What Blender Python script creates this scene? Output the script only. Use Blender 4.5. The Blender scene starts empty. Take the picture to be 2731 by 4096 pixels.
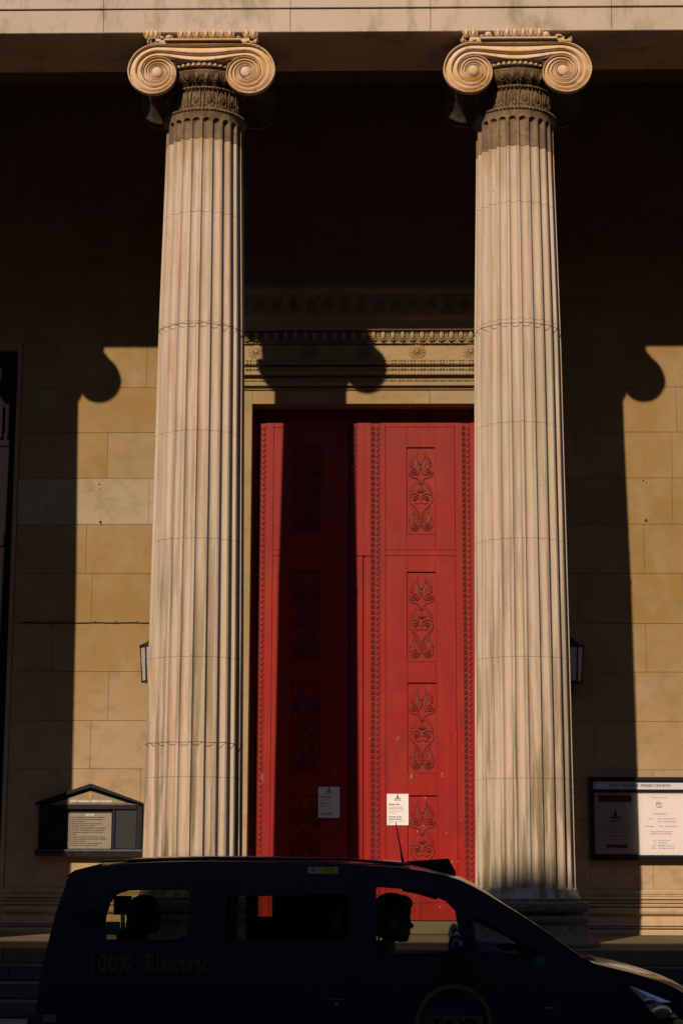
import bpy, bmesh, math, random
from math import sin, cos, pi, radians
from mathutils import Vector, Matrix
import mathutils.geometry as mg
random.seed(7)
SC = bpy.context.scene
COL = SC.collection

# ------------------------------------------------------------------ camera, sky, sun, exposure
cam = bpy.data.objects.new('camera', bpy.data.cameras.new('camera'))
COL.objects.link(cam); SC.camera = cam
cam.data.sensor_fit = 'HORIZONTAL'; cam.data.sensor_width = 36.0
cam.data.lens = 99.12; cam.data.clip_start = 0.1; cam.data.clip_end = 3000
rr = Vector((0.99981116, 0.01917351, 0.00316691)); uu = Vector((4.2211e-04, -0.18435152, 0.98286028)); ww = Vector((-0.0194287, 0.98267334, 0.1843248))
M = Matrix((rr, uu, -ww)).transposed().to_4x4(); M.translation = Vector((0.2351, -22.972, 0.9511))
cam.matrix_world = M
SX, SZ = 0.3360, 0.6420                       # sun slope per metre of depth
world = bpy.data.worlds.new('World'); SC.world = world; world.use_nodes = True
wn = world.node_tree.nodes; wn.clear()
sky = wn.new('ShaderNodeTexSky'); sky.sky_type = 'NISHITA'; sky.sun_disc = False; sky.ozone_density = 4.0; sky.dust_density = .4
sky.sun_elevation = math.atan(SZ / math.hypot(1, SX)); sky.sun_rotation = pi + math.atan(SX)
bg = wn.new('ShaderNodeBackground'); bg.inputs[1].default_value = 0.055
wo = wn.new('ShaderNodeOutputWorld')
world.node_tree.links.new(sky.outputs[0], bg.inputs[0]); world.node_tree.links.new(bg.outputs[0], wo.inputs[0])
sl = bpy.data.lights.new('sun', 'SUN'); sl.energy = 4.4; sl.angle = radians(0.53); sl.color = (1.0, 0.83, 0.62)
sun = bpy.data.objects.new('sun', sl); COL.objects.link(sun)
sun.rotation_euler = Vector((SX, 1, -SZ)).to_track_quat('-Z', 'Y').to_euler()
SC.view_settings.view_transform = 'Standard'; SC.view_settings.look = 'None'
SC.view_settings.exposure = 0; SC.view_settings.gamma = 1; SC.view_settings.use_curve_mapping = False
SC.render.engine = 'CYCLES'; SC.cycles.max_bounces = 8; SC.cycles.diffuse_bounces = 2; SC.cycles.transparent_max_bounces = 12
SC.cycles.use_denoising = True

# ------------------------------------------------------------------ materials
class NT:
    def __init__(s, name):
        s.m = bpy.data.materials.new(name); s.m.use_nodes = True; s.t = s.m.node_tree; s.n = s.t.nodes; s.n.clear()
        s.out = s.n.new('ShaderNodeOutputMaterial'); s.b = s.n.new('ShaderNodeBsdfPrincipled')
        s.l(s.b.outputs[0], s.out.inputs[0]); s.geo = s.n.new('ShaderNodeNewGeometry')
    def l(s, a, b): s.t.links.new(a, b)
    def pos(s, sc=(1, 1, 1), off=(0, 0, 0)):
        k = s.n.new('ShaderNodeMapping'); k.inputs['Scale'].default_value = sc; k.inputs['Location'].default_value = off
        s.l(s.geo.outputs['Position'], k.inputs[0]); return k.outputs[0]
    def noise(s, scale, detail=5, vec=None, rough=.55, dist=0):
        k = s.n.new('ShaderNodeTexNoise'); k.inputs['Scale'].default_value = scale; k.inputs['Detail'].default_value = detail
        k.inputs['Roughness'].default_value = rough; k.inputs['Distortion'].default_value = dist
        s.l(vec if vec is not None else s.pos(), k.inputs['Vector']); return k.outputs['Fac']
    def ramp(s, f, a, b, lo=0., hi=1.):
        k = s.n.new('ShaderNodeMapRange'); k.clamp = True
        for i, v in enumerate((a, b, lo, hi)): k.inputs[i + 1].default_value = v
        s.l(f, k.inputs[0]); return k.outputs[0]
    def math(s, op, a, b):
        k = s.n.new('ShaderNodeMath'); k.operation = op
        for i, v in enumerate((a, b)):
            if isinstance(v, (int, float)): k.inputs[i].default_value = v
            else: s.l(v, k.inputs[i])
        return k.outputs[0]
    def mix(s, f, a, b, mode='MIX'):
        k = s.n.new('ShaderNodeMix'); k.data_type = 'RGBA'; k.blend_type = mode
        for sock, v in ((k.inputs[0], f), (k.inputs[6], a), (k.inputs[7], b)):
            if isinstance(v, (int, float)): sock.default_value = v
            elif isinstance(v, tuple): sock.default_value = (*v, 1)
            else: s.l(v, sock)
        return k.outputs[2]
    def rand(s):
        return s.n.new('ShaderNodeObjectInfo').outputs['Random']
    def z(s):
        k = s.n.new('ShaderNodeSeparateXYZ'); s.l(s.geo.outputs['Position'], k.inputs[0]); return k.outputs[2]
    def fin(s, col, rough=.85, bump=None, bd=.01, bs=.5, spec=.3, metal=0, coat=0):
        if isinstance(col, tuple): s.b.inputs['Base Color'].default_value = (*col, 1)
        else: s.l(col, s.b.inputs['Base Color'])
        if isinstance(rough, (int, float)): s.b.inputs['Roughness'].default_value = rough
        else: s.l(rough, s.b.inputs['Roughness'])
        s.b.inputs['Specular IOR Level'].default_value = spec; s.b.inputs['Metallic'].default_value = metal
        s.b.inputs['Coat Weight'].default_value = coat
        if bump is not None:
            k = s.n.new('ShaderNodeBump'); k.inputs['Strength'].default_value = bs; k.inputs['Distance'].default_value = bd
            s.l(bump, k.inputs['Height']); s.l(k.outputs[0], s.b.inputs['Normal'])
        return s.m

def flat(name, col, rough=.6, spec=.3, metal=0, coat=0, var=.15):
    t = NT(name); n = t.noise(14, 4)
    c = t.mix(t.ramp(n, .3, .7), tuple(v * (1 - var) for v in col), tuple(min(1, v * (1 + var)) for v in col))
    return t.fin(c, rough, spec=spec, metal=metal, coat=coat)

def stone_column():
    t = NT('column_stone')
    c = t.mix(t.ramp(t.noise(1.6, 4, t.pos((1, 1, .35))), .38, .62), (.565, .43, .355), (.485, .395, .295))
    c = t.mix(t.ramp(t.noise(3.5, 6, t.pos((1.6, 1.6, .16), (3, 1, 0))), .5, .68, 0, .6), c, (.52, .355, .285))
    zz = t.z()
    dr = t.rand(); c = t.mix(t.ramp(dr, .5, 1, 0, .28), c, (.46, .40, .33)); c = t.mix(t.ramp(dr, .5, 0, 0, .22), c, (.58, .40, .31))
    # moss and soot running down the flutes, heavier low on the shaft
    st = t.noise(1.0, 7, t.pos((9, 9, .38), (1, 7, 2)), .62)
    low = t.ramp(zz, 1.0, 6.5, 1, .28)
    f = t.math('MULTIPLY', t.ramp(st, .50, .585), low)
    c = t.mix(t.math('MULTIPLY', f, .9), c, (.15, .12, .06))
    st2 = t.noise(1.0, 6, t.pos((13, 13, .8), (9, 2, 5)), .6)
    c = t.mix(t.math('MULTIPLY', t.ramp(st2, .53, .63), .5), c, (.38, .22, .11))
    # rusty top
    top = t.math('MULTIPLY', t.ramp(zz, 9.2, 9.95, 0, 1), t.ramp(t.noise(1.0, 5, t.pos((8, 8, 1.4))), .36, .58))
    c = t.mix(t.math('MULTIPLY', top, .8), c, (.32, .19, .07))
    pit = t.ramp(t.noise(26, 3, t.pos((1, 1, .7))), .70, .76)
    c = t.mix(t.math('MULTIPLY', pit, .75), c, (.16, .11, .07))
    c = t.mix(t.ramp(t.noise(40, 6), .3, .7, 0, .35), c, (.34, .27, .19))
    return t.fin(c, .9, t.noise(50, 8), .006, .6, .2)

def stone_capital():
    t = NT('capital_stone')
    c = t.mix(t.ramp(t.noise(3.5, 5), .4, .62), (.66, .46, .335), (.62, .40, .20))
    c = t.mix(t.ramp(t.noise(1.2, 5, t.pos((2, 2, 6), (4, 0, 1))), .48, .66, 0, .8), c, (.55, .34, .13))
    c = t.mix(t.ramp(t.noise(14, 6, t.pos((1, 1, 1), (1, 2, 3))), .58, .72, 0, .75), c, (.22, .14, .07))
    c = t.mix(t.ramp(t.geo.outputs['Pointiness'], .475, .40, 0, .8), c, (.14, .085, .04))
    return t.fin(c, .9, t.noise(60, 8), .008, .8, .2)

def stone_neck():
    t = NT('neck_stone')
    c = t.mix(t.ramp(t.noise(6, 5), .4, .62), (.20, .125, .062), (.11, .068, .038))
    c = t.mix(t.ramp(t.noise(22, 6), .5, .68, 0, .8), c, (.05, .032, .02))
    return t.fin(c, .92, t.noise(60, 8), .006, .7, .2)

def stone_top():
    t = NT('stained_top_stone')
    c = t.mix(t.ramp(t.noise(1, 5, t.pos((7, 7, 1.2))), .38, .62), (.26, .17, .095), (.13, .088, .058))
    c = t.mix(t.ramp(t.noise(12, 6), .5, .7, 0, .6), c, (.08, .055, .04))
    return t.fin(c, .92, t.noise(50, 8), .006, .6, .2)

def stone_wall(name='wall_stone', a=(.315, .198, .090), b=(.27, .165, .055), pale=(.345, .245, .148), rnd=1.0):
    t = NT(name); r = t.rand()
    c = t.mix(t.ramp(t.noise(1.1, 5, dist=.1), .35, .65), a, b)
    c = t.mix(t.math('MULTIPLY', t.ramp(r, .55, 1.0), .75 * rnd), c, (.28, .165, .050))
    c = t.mix(t.math('MULTIPLY', t.ramp(r, .28, .0), .6 * rnd), c, pale)
    c = t.mix(t.ramp(t.noise(1.7, 6, t.pos((1, 1, .8), (5, 5, 5)), .6, .15), .47, .68, 0, .6), c, pale)
    c = t.mix(t.ramp(t.z(), 4.4, .8, 0, .7), c, (.50, .345, .22))
    c = t.mix(t.ramp(t.noise(4.5, 7, t.pos((1, 1, 1.3))), .5, .7, 0, .5), c, (.22, .17, .08))
    c = t.mix(t.ramp(t.noise(34, 3), .73, .78, 0, .8), c, (.10, .07, .04))
    c = t.mix(t.ramp(t.noise(75, 5), .55, .75, 0, .3), c, (.16, .11, .055))
    return t.fin(c, .9, t.noise(38, 9, rough=.7), .009, .7, .2)

def stone_pale():
    t = NT('architrave_stone')
    c = t.mix(t.ramp(t.noise(.9, 5), .35, .65), (.52, .395, .33), (.45, .36, .28))
    d = t.noise(1.0, 7, t.pos((2.2, 2.2, .9), (2, 0, 3)), .68)
    c = t.mix(t.ramp(d, .52, .68, 0, .85), c, (.24, .205, .11))
    c = t.mix(t.ramp(t.noise(28, 4), .64, .74, 0, .6), c, (.16, .12, .08))
    return t.fin(c, .9, t.noise(45, 8), .006, .5, .2)

def paint_red():
    t = NT('red_paint')
    c = t.mix(t.ramp(t.noise(1.3, 5), .38, .62), (.31, .012, .010), (.255, .015, .012))
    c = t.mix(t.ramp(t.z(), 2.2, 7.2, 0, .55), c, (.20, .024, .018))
    c = t.mix(t.ramp(t.noise(2.6, 5, t.pos((1, 1, .5), (3, 1, 7))), .5, .72, 0, .5), c, (.30, .036, .012))
    ch = t.math('MULTIPLY', t.ramp(t.noise(11, 4, t.pos((1, 1, .6), (0, 0, 2)), .6, 1.2), .685, .695), t.ramp(t.z(), 3.2, 1.2, 0, 1))
    c = t.mix(t.math('MULTIPLY', ch, .9), c, (.52, .36, .2))
    c = t.mix(t.ramp(t.noise(9, 6, t.pos((1, 1, .35))), .56, .74, 0, .5), c, (.16, .02, .012))
    c = t.mix(t.ramp(t.noise(1, 6, t.pos((16, 16, .7), (2, 2, 2)), .6), .52, .68, 0, .35), c, (.36, .032, .022))
    return t.fin(c, t.ramp(t.noise(5, 4), .3, .7, .42, .62), t.noise(30, 5, t.pos((1, 1, .2))), .002, .5, .16)

def carved_red():
    t = NT('carved_red_paint')
    c = t.mix(t.ramp(t.noise(16, 5), .4, .62), (.19, .018, .013), (.10, .024, .014))
    return t.fin(c, .5, t.noise(60, 5), .002, .5, .3)

def asphalt():
    t = NT('asphalt')
    c = t.mix(t.ramp(t.noise(60, 6), .35, .7), (.035, .035, .037), (.07, .068, .066))
    c = t.mix(t.ramp(t.noise(.5, 5), .4, .7, 0, .5), c, (.045, .043, .042))
    return t.fin(c, .85, t.noise(120, 4), .006, .6)

def paving(name, a, b):
    t = NT(name); c = t.mix(t.ramp(t.rand(), 0, 1), a, b)
    c = t.mix(t.ramp(t.noise(4, 7), .45, .7, 0, .5), c, tuple(v * .55 for v in a))
    return t.fin(c, .85, t.noise(50, 6), .004, .5)

def brick_mat():
    t = NT('facade_brick')
    k = t.n.new('ShaderNodeTexBrick'); k.inputs['Scale'].default_value = 4
    v = t.n.new('ShaderNodeCombineXYZ'); sp = t.n.new('ShaderNodeSeparateXYZ'); t.l(t.geo.outputs['Position'], sp.inputs[0])
    t.l(sp.outputs[0], v.inputs[0]); t.l(sp.outputs[2], v.inputs[1]); t.l(v.outputs[0], k.inputs['Vector'])
    k.inputs['Color1'].default_value = (.16, .075, .045, 1); k.inputs['Color2'].default_value = (.11, .055, .035, 1); k.inputs['Mortar'].default_value = (.2, .18, .15, 1)
    return t.fin(k.outputs[0], .9)

def glass(name, tint, refl=.06):
    m = bpy.data.materials.new(name); m.use_nodes = True; n = m.node_tree.nodes; n.clear(); L = m.node_tree.links
    o = n.new('ShaderNodeOutputMaterial'); mx = n.new('ShaderNodeMixShader'); tr = n.new('ShaderNodeBsdfTransparent')
    g = n.new('ShaderNodeBsdfGlossy'); fr = n.new('ShaderNodeFresnel'); fr.inputs[0].default_value = 1.45
    tr.inputs[0].default_value = (*tint, 1); g.inputs['Roughness'].default_value = .02
    L.new(fr.outputs[0], mx.inputs[0]); L.new(tr.outputs[0], mx.inputs[1]); L.new(g.outputs[0], mx.inputs[2]); L.new(mx.outputs[0], o.inputs[0])
    return m

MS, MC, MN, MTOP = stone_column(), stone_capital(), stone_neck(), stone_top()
MSOOTSHADE = flat('soot_and_shade_stone', (.075, .055, .04), .9, var=.4); MDOORK = flat('shade_black_door', (.012, .010, .011), .85, spec=.1); MFOOT = flat('shade_dark_foot', (.16, .125, .095), .9, var=.35)
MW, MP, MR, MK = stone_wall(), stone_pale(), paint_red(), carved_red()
MWP = stone_wall('pale_wall_stone', (.37, .29, .19), (.34, .25, .15), (.40, .32, .23), .3)
MF = stone_wall('surround_stone', (.36, .245, .125), (.31, .205, .095), (.35, .27, .17), .25)
MBASE = stone_wall('plinth_stone', (.38, .26, .14), (.32, .21, .095), (.42, .32, .22), .3)
MFLOOR = paving('portico_paving', (.16, .118, .068), (.125, .093, .055))
MSTEP = paving('step_stone', (.085, .072, .066), (.06, .052, .050))
MPAV = paving('pavement_slab', (.20, .165, .165), (.15, .13, .135))
MAS = asphalt()
MBLK = flat('black_gloss_wood', (.012, .012, .018), .35)
MGREY = flat('board_panel_dark', (.017, .017, .019), .5)
MCREAM = flat('cream_sign_paint', (.25, .20, .135), .5, var=.06)
MWHITE = flat('white_lettering', (.75, .66, .60), .5)
MPAPER = flat('white_paper', (.80, .74, .76), .6, var=.02)
MPINK = flat('pale_poster_paper', (.78, .70, .70), .6, var=.02)
MINK = flat('dark_ink', (.05, .045, .06), .6)
MINKB = flat('violet_ink', (.25, .18, .38), .6)
MGINK = flat('grey_ink', (.35, .30, .34), .6)
MDRED = flat('dark_red_print', (.30, .02, .04), .6)
MGOLD = flat('gold_leaf', (.62, .36, .05), .35, metal=.3)
MBLACKM = flat('black_iron', (.012, .012, .014), .45, metal=.2)
MLG = flat('milky_lantern_glass', (.42, .36, .36), .35, spec=.5)
MWIRE = flat('thin_wire', (.10, .075, .05), .6)
MDARK = flat('dark_trim', (.03, .027, .042), .7)
MSEAT = flat('dark_upholstery', (.04, .035, .055), .85)

# ------------------------------------------------------------------ mesh helpers
WL = {}
def wloc(o):
    v = Vector((0, 0, 0))
    while o is not None:
        v += o.location + (o.matrix_parent_inverse.to_translation() if o.parent else Vector((0, 0, 0))); o = o.parent
    return v
def put(o, parent=None, loc=None, world=True):
    COL.objects.link(o)
    if loc is not None: o.location = loc
    if parent is not None:
        o.parent = parent
        if world: o.matrix_parent_inverse = Matrix.Translation(-wloc(parent))
    return o
def empty(name, loc=(0, 0, 0), parent=None, world=True):
    o = bpy.data.objects.new(name, None); o.empty_display_size = .3
    COL.objects.link(o)
    if parent is not None:
        o.parent = parent; o.location = Vector(loc) - (wloc(parent) if world else Vector((0, 0, 0)))
    else: o.location = loc
    return o
def tag(o, label=None, cat=None, group=None, kind=None):
    if label: o['label'] = label
    if cat: o['category'] = cat
    if group: o['group'] = group
    if kind: o['kind'] = kind
    return o
class MB:
    def __init__(s): s.v = []; s.f = []; s.sm = []
    def add(s, vs, fs, smooth=False):
        k = len(s.v); s.v += [tuple(v) for v in vs]; s.f += [tuple(i + k for i in f) for f in fs]; s.sm += [smooth] * len(fs); return s
    def box(s, x0, x1, y0, y1, z0, z1):
        return s.add([(x0, y0, z0), (x1, y0, z0), (x1, y1, z0), (x0, y1, z0), (x0, y0, z1), (x1, y0, z1), (x1, y1, z1), (x0, y1, z1)],
                     [(0, 3, 2, 1), (4, 5, 6, 7), (0, 1, 5, 4), (1, 2, 6, 5), (2, 3, 7, 6), (3, 0, 4, 7)])
    def block(s, x0, x1, y0, y1, z0, z1, b=.006):
        "box whose front (-Y) edges are worn back by b"
        return s.add([(x0, y0 + b, z0), (x1, y0 + b, z0), (x1, y1, z0), (x0, y1, z0), (x0, y0 + b, z1), (x1, y0 + b, z1), (x1, y1, z1), (x0, y1, z1),
                      (x0 + b, y0, z0 + b), (x1 - b, y0, z0 + b), (x1 - b, y0, z1 - b), (x0 + b, y0, z1 - b)],
                     [(0, 3, 2, 1), (4, 5, 6, 7), (1, 2, 6, 5), (2, 3, 7, 6), (3, 0, 4, 7), (8, 9, 10, 11), (0, 1, 9, 8), (1, 5, 10, 9), (5, 4, 11, 10), (4, 0, 8, 11)])
    def lathe(s, prof, n=48, c=(0, 0), smooth=True, a0=0, a1=2 * pi):
        vs = []; fs = []; full = abs(a1 - a0 - 2 * pi) < 1e-6; m = n if full else n + 1
        for r, z in prof:
            for i in range(m):
                a = a0 + (a1 - a0) * i / n; vs.append((c[0] + r * cos(a), c[1] + r * sin(a), z))
        for j in range(len(prof) - 1):
            for i in range(n):
                k = (i + 1) % m; fs.append((j * m + i, j * m + k, (j + 1) * m + k, (j + 1) * m + i))
        return s.add(vs, fs, smooth)
    def tube(s, pts, r, n=6, smooth=True, closed=False, caps=True):
        pts = [Vector(p) for p in pts]; N = len(pts); vs = []; fs = []; up = None
        for i, p in enumerate(pts):
            if closed: d = pts[(i + 1) % N] - pts[i - 1]
            else: d = pts[min(i + 1, N - 1)] - pts[max(i - 1, 0)]
            d.normalize()
            if up is None: up = Vector((0, 1, 0)) if abs(d.y) < .9 else Vector((1, 0, 0))
            a = d.cross(up); a.normalize(); b = a.cross(d); rad = r[i] if isinstance(r, (list, tuple)) else r
            for k in range(n):
                t = 2 * pi * k / n; vs.append(p + a * (rad * cos(t)) + b * (rad * sin(t)))
        for i in range(N if closed else N - 1):
            j = (i + 1) % N
            for k in range(n): fs.append((i * n + k, i * n + (k + 1) % n, j * n + (k + 1) % n, j * n + k))
        if not closed and caps: fs.append(tuple(range(n))); fs.append(tuple((N - 1) * n + k for k in reversed(range(n))))
        return s.add(vs, fs, smooth)
    def ell(s, c, r, nu=8, nv=6, smooth=True):
        vs = []; fs = []
        for j in range(nv + 1):
            p = pi * j / nv
            for i in range(nu):
                a = 2 * pi * i / nu; vs.append((c[0] + r[0] * sin(p) * cos(a), c[1] + r[1] * sin(p) * sin(a), c[2] + r[2] * cos(p)))
        for j in range(nv):
            for i in range(nu): k = (i + 1) % nu; fs.append((j * nu + i, j * nu + k, (j + 1) * nu + k, (j + 1) * nu + i)[::-1])
        return s.add(vs, fs, smooth)
    def leaf(s, a, b, w, h):
        "a stretched pointed petal from a to b lying in XZ, raised by h towards -Y"
        a = Vector(a); b = Vector(b); d = (b - a); n = Vector((-d.z, 0, d.x)).normalized() * w; m = a + d * .62
        return s.add([a, m + n, b, m - n, m + Vector((0, -h, 0))], [(0, 4, 1), (1, 4, 2), (2, 4, 3), (3, 4, 0)], True)
    def extr(s, prof, x0, x1):
        "profile (y,z) swept along X with end caps"
        n = len(prof); vs = [(x0, y, z) for y, z in prof] + [(x1, y, z) for y, z in prof]
        return s.add(vs, [(i, (i + 1) % n, n + (i + 1) % n, n + i) for i in range(n)] + [tuple(range(n))[::-1], tuple(range(n, 2 * n))])
    def poly(s, pts, y0, y1):
        "XZ outline given thickness along Y"
        n = len(pts); vs = [(x, y0, z) for x, z in pts] + [(x, y1, z) for x, z in pts]
        return s.add(vs, [(i, (i + 1) % n, n + (i + 1) % n, n + i) for i in range(n)] + [tuple(range(n)), tuple(range(n, 2 * n))[::-1]])
    def mesh(s, name, mat=None):
        me = bpy.data.meshes.new(name); me.from_pydata(s.v, [], s.f)
        me.polygons.foreach_set('use_smooth', s.sm)
        if mat: me.materials.append(mat)
        bm = bmesh.new(); bm.from_mesh(me); bmesh.ops.recalc_face_normals(bm, faces=bm.faces); bm.to_mesh(me); bm.free()
        me.update(); return me
    def build(s, name, mat, parent=None, world=True, loc=None, keep=False):
        o = bpy.data.objects.new(name, s.mesh(name, mat) if not keep else s.rawmesh(name, mat)); return put(o, parent, loc, world)
    def rawmesh(s, name, mat):
        me = bpy.data.meshes.new(name); me.from_pydata(s.v, [], s.f); me.polygons.foreach_set('use_smooth', s.sm)
        me.materials.append(mat); me.update(); return me
def inst(name, me, parent, loc, rot=(0, 0, 0), scale=(1, 1, 1), world=True):
    o = bpy.data.objects.new(name, me); put(o, parent, loc, world); o.rotation_euler = rot; o.scale = scale; return o
def interp(tab, x):
    if x <= tab[0][0]: return tab[0][1]
    for (a, va), (b, vb) in zip(tab, tab[1:]):
        if x <= b: return va + (vb - va) * (x - a) / (b - a)
    return tab[-1][1]
def text(body, x, z, y, size, mat, parent, align='LEFT', name='lettering', bold=0, sx=1, ext=.001, shear=0, spacing=1.0, rot=0):
    cu = bpy.data.curves.new(name, 'FONT'); cu.body = body; cu.size = size; cu.align_x = align; cu.extrude = ext; cu.offset = bold
    cu.shear = shear; cu.space_character = spacing; cu.resolution_u = 2; cu.space_line = 1.0
    t = bpy.data.objects.new(name, cu); me = bpy.data.meshes.new_from_object(t); bpy.data.objects.remove(t); bpy.data.curves.remove(cu)
    me.name = name; me.materials.clear(); me.materials.append(mat)
    o = bpy.data.objects.new(name, me); put(o, parent, (x, y, z)); o.rotation_euler = (pi / 2, rot, 0); o.scale = (sx, 1, 1)
    return o
def structure(mb, name, mat): return tag(mb.build(name, mat), kind='structure')

# ------------------------------------------------------------------ ground, road, pavements, steps
ROAD, PAV = -.82, -.70
structure(MB().add([(-400, -400, ROAD - .05), (400, -400, ROAD - .05), (400, 600, ROAD - .05), (-400, 600, ROAD - .05)], [(0, 1, 2, 3)]), 'ground', MAS)
structure(MB().box(-120, 120, -19.6, -6.2, ROAD - .04, ROAD), 'road', MAS)
mk = MB()
for k in range(-12, 12): mk.box(k * 6 + 1, k * 6 + 4, -13.05, -12.95, ROAD, ROAD + .004)
structure(mk, 'lane_marking', flat('road_paint', (.7, .68, .6), .6))
yl = MB()
for y in (-6.75, -6.55): yl.box(-60, 60, y, y + .08, ROAD, ROAD + .004)
structure(yl, 'yellow_line', flat('yellow_road_paint', (.6, .42, .05), .6))
kb = empty('kerb'); tag(kb, kind='structure')
kme = MB().block(-.455, .455, 0, .16, 0, .14, .015).mesh('kerb_stone', MSTEP)
for k in range(-8, 9): inst('kerb_stone', kme, kb, (k * .92, -6.2, ROAD - .02))
MB().box(-60, -7.84, -6.2, -6.04, ROAD - .02, PAV).build('kerb_run', MSTEP, kb); MB().box(7.84, 60, -6.2, -6.04, ROAD - .02, PAV).build('kerb_run', MSTEP, kb)
pv = tag(MB().box(-60, 60, -6.04, 3.0, ROAD - .04, PAV - .03).build('pavement', MPAV), kind='structure')
MB().box(-60, -7.6, -6.03, 3.0, PAV - .028, PAV).build('paving_run', MPAV, pv); MB().box(7.6, 60, -6.03, 3.0, PAV - .028, PAV).build('paving_run', MPAV, pv)
pme = [MB().box(-.295, .295, -.395, .395, -.027, 0).mesh('paving_slab', MPAV) for _ in range(1)]
for i in range(-12, 13):
    for j in range(5):
        inst('paving_slab', pme[0], pv, (i * .6 + (.15 if j % 2 else -.15), -2.48 - j * .8, PAV + random.uniform(-.002, .002)), (0, 0, 0))
structure(MB().box(-60, 60, -29.5, -19.6, ROAD - .04, PAV), 'far_pavement', MPAV)
# steps
stp = tag(MB().box(-10.8, 10.8, -.9, 3.9, ROAD - .02, -.18).build('steps', MSTEP), kind='structure')
for k, (y0, z1) in enumerate(((-1.35, -.175), (-1.71, -.35), (-2.07, -.525))):
    x = -10.8; off = [1.1, .5, 1.6][k]
    e = [x] + [x + off + i * 1.93 for i in range(11)] + [10.8]
    for a, b in zip(e, e[1:]):
        if b - a > .05: MB().block(a + .003, b - .003, y0 + random.uniform(-.004, .004), y0 + .5, z1 - .172, z1, .014).build('step_block', MSTEP, stp)
fl = tag(MB().box(-10.8, 10.8, -.97, 5.5, -.18, -.03).build('portico_floor', MFLOOR), kind='structure')
e = [-10.8 + i * 1.35 for i in range(17)]
for j in range(4):
    y0 = -.993 if j == 0 else -.993 + j * 1.25; y1 = -.993 + (j + 1) * 1.25
    for a, b in zip(e, e[1:]):
        s = .6 if j % 2 else 0
        MB().block(max(-10.8, a + s) + .003, min(10.8, b + s) - .003, y0 + .003, y1 - .003, -.175 if j == 0 else -.03, random.uniform(-.003, .0), .01).build('paving_slab', MFLOOR, fl)

# ------------------------------------------------------------------ church
church = tag(empty('church'), 'classical stone church front with giant fluted columns and tall red door above dark steps', 'church')
W = 3.87
# wall: backing and ashlar blocks
wall = MB(); DX0, DX1 = -1.99, 2.05
wall.box(-5.029, DX0, W + .05, W + .8, 0, 12.6).box(DX1, 5.029, W + .05, W + .8, 0, 12.6).box(-10.6, -7.571, W + .05, W + .8, 0, 12.6).box(7.571, 10.6, W + .05, W + .8, 0, 12.6).box(-7.571, -5.029, W + .05, W + .8, 8.531, 12.6).box(5.029, 7.571, W + .05, W + .8, 8.531, 12.6).box(DX0, DX1, W + .05, W + .8, 8.7, 12.6)
wallo = wall.build('wall', MW, church)
zs = [.62, 1.58, 2.272, 2.955, 3.658, 4.356, 5.082, 5.804, 6.487, 7.172, 7.852, 8.53, 9.21, 9.89, 10.57, 11.25, 11.93, 12.6]
fixed = {2: ([-4.6, -3.86, -2.6], [3.3, 4.57]), 3: ([-3.62, -2.3], [2.7, 3.9]), 0: ([-3.62, -2.4], [3.2, 4.08]), 1: ([-4.3, -3.13], [2.9, 4.12]), 4: ([-4.45, -2.9], [4.061]), 6: ([-4.0, -2.6], [4.075]), 8: ([-3.726], [3.1, 4.515]),
         10: ([-3.177, -4.5], [4.053, 2.8]), 11: ([-3.8, -2.7], [3.2, 4.516]), 5: ([-3.9, -2.5], [3.1, 4.62]), 7: ([-4.6, -3.1], [3.0, 4.5]), 9: ([-4.3, -2.9], [3.2, 4.6])}
for i, (z0, z1) in enumerate(zip(zs, zs[1:])):
    for side in (-1, 1):
        lim = (DX0 if side < 0 else DX1) if z1 < 8.7 else (0 if side < 0 else 0)
        js = sorted(fixed.get(i, ([-4.1 + (i % 2) * .7, -2.6 + (i % 2) * .5], [2.8 + (i % 2) * .6, 4.2 + (i % 2) * .6]))[0 if side < 0 else 1])
        if z1 >= 8.7: js = sorted(js + [side * (1.3 + (i % 2) * .4)])
        outer = 5.025 * side if z1 < 8.6 else 5.7 * side
        ex = ([outer] + js + [lim]) if side < 0 else ([lim] + js + [outer])
        ex = [v for v in ex if abs(v) <= abs(outer)]
        for a, b in zip(ex, ex[1:]):
            MB().block(a + .0015, b - .0015, W + random.uniform(-.003, .003), W + .045, z0 + .002, z1 - .002, .003).build('stone_block', MWP if i == 7 and side < 0 else MW, wallo)
for side in (-1, 1):
    bl = MB()
    for i, (z0, z1) in enumerate(zip(zs, zs[1:])):
        x = 5.7 if z1 >= 8.6 else 7.575
        xs = [x]
        while xs[-1] < 10.5: xs.append(min(10.6, xs[-1] + 1.25 + (i % 2) * .3 * (len(xs) == 1)))
        for a, b in zip(xs, xs[1:]):
            a2, b2 = (a, b) if side > 0 else (-b, -a)
            bl.block(a2 + .002, b2 - .002, W, W + .045, z0 + .002, z1 - .002, .004)
    tag(bl.build('outer_blocks', MW, wallo), kind='stuff')
# wall plinth mouldings: profile of (projection, z)
pp = [(.0, .62), (.012, .615), (.03, .60), (.05, .59), (.05, .555), (.035, .548), (.06, .54), (.065, .53), (.05, .525), (.07, .51), (.075, .49), (.055, .482), (.04, .46), (.075, .453), (.085, .448), (.085, .438),
      (.06, .43), (.06, .42), (.10, .415), (.105, .405), (.10, .385), (.07, .378), (.07, .370), (.11, .365), (.135, .345), (.142, .32), (.135, .29), (.11, .268), (.085, .258), (.09, .235), (.12, .20),
      (.13, .18), (.13, .16), (.15, .14), (.155, .128), (.12, .12), (.12, .113), (.17, .108), (.18, .10), (.17, .088), (.14, .082), (.14, .074), (.19, .07), (.20, .05), (.20, 0.001)]
def plinth(x0, x1):
    MB().extr([(W - p, z) for p, z in pp] + [(W + .05, .001), (W + .05, .62)], x0, x1).build('plinth_moulding', MBASE, wallo)
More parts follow.
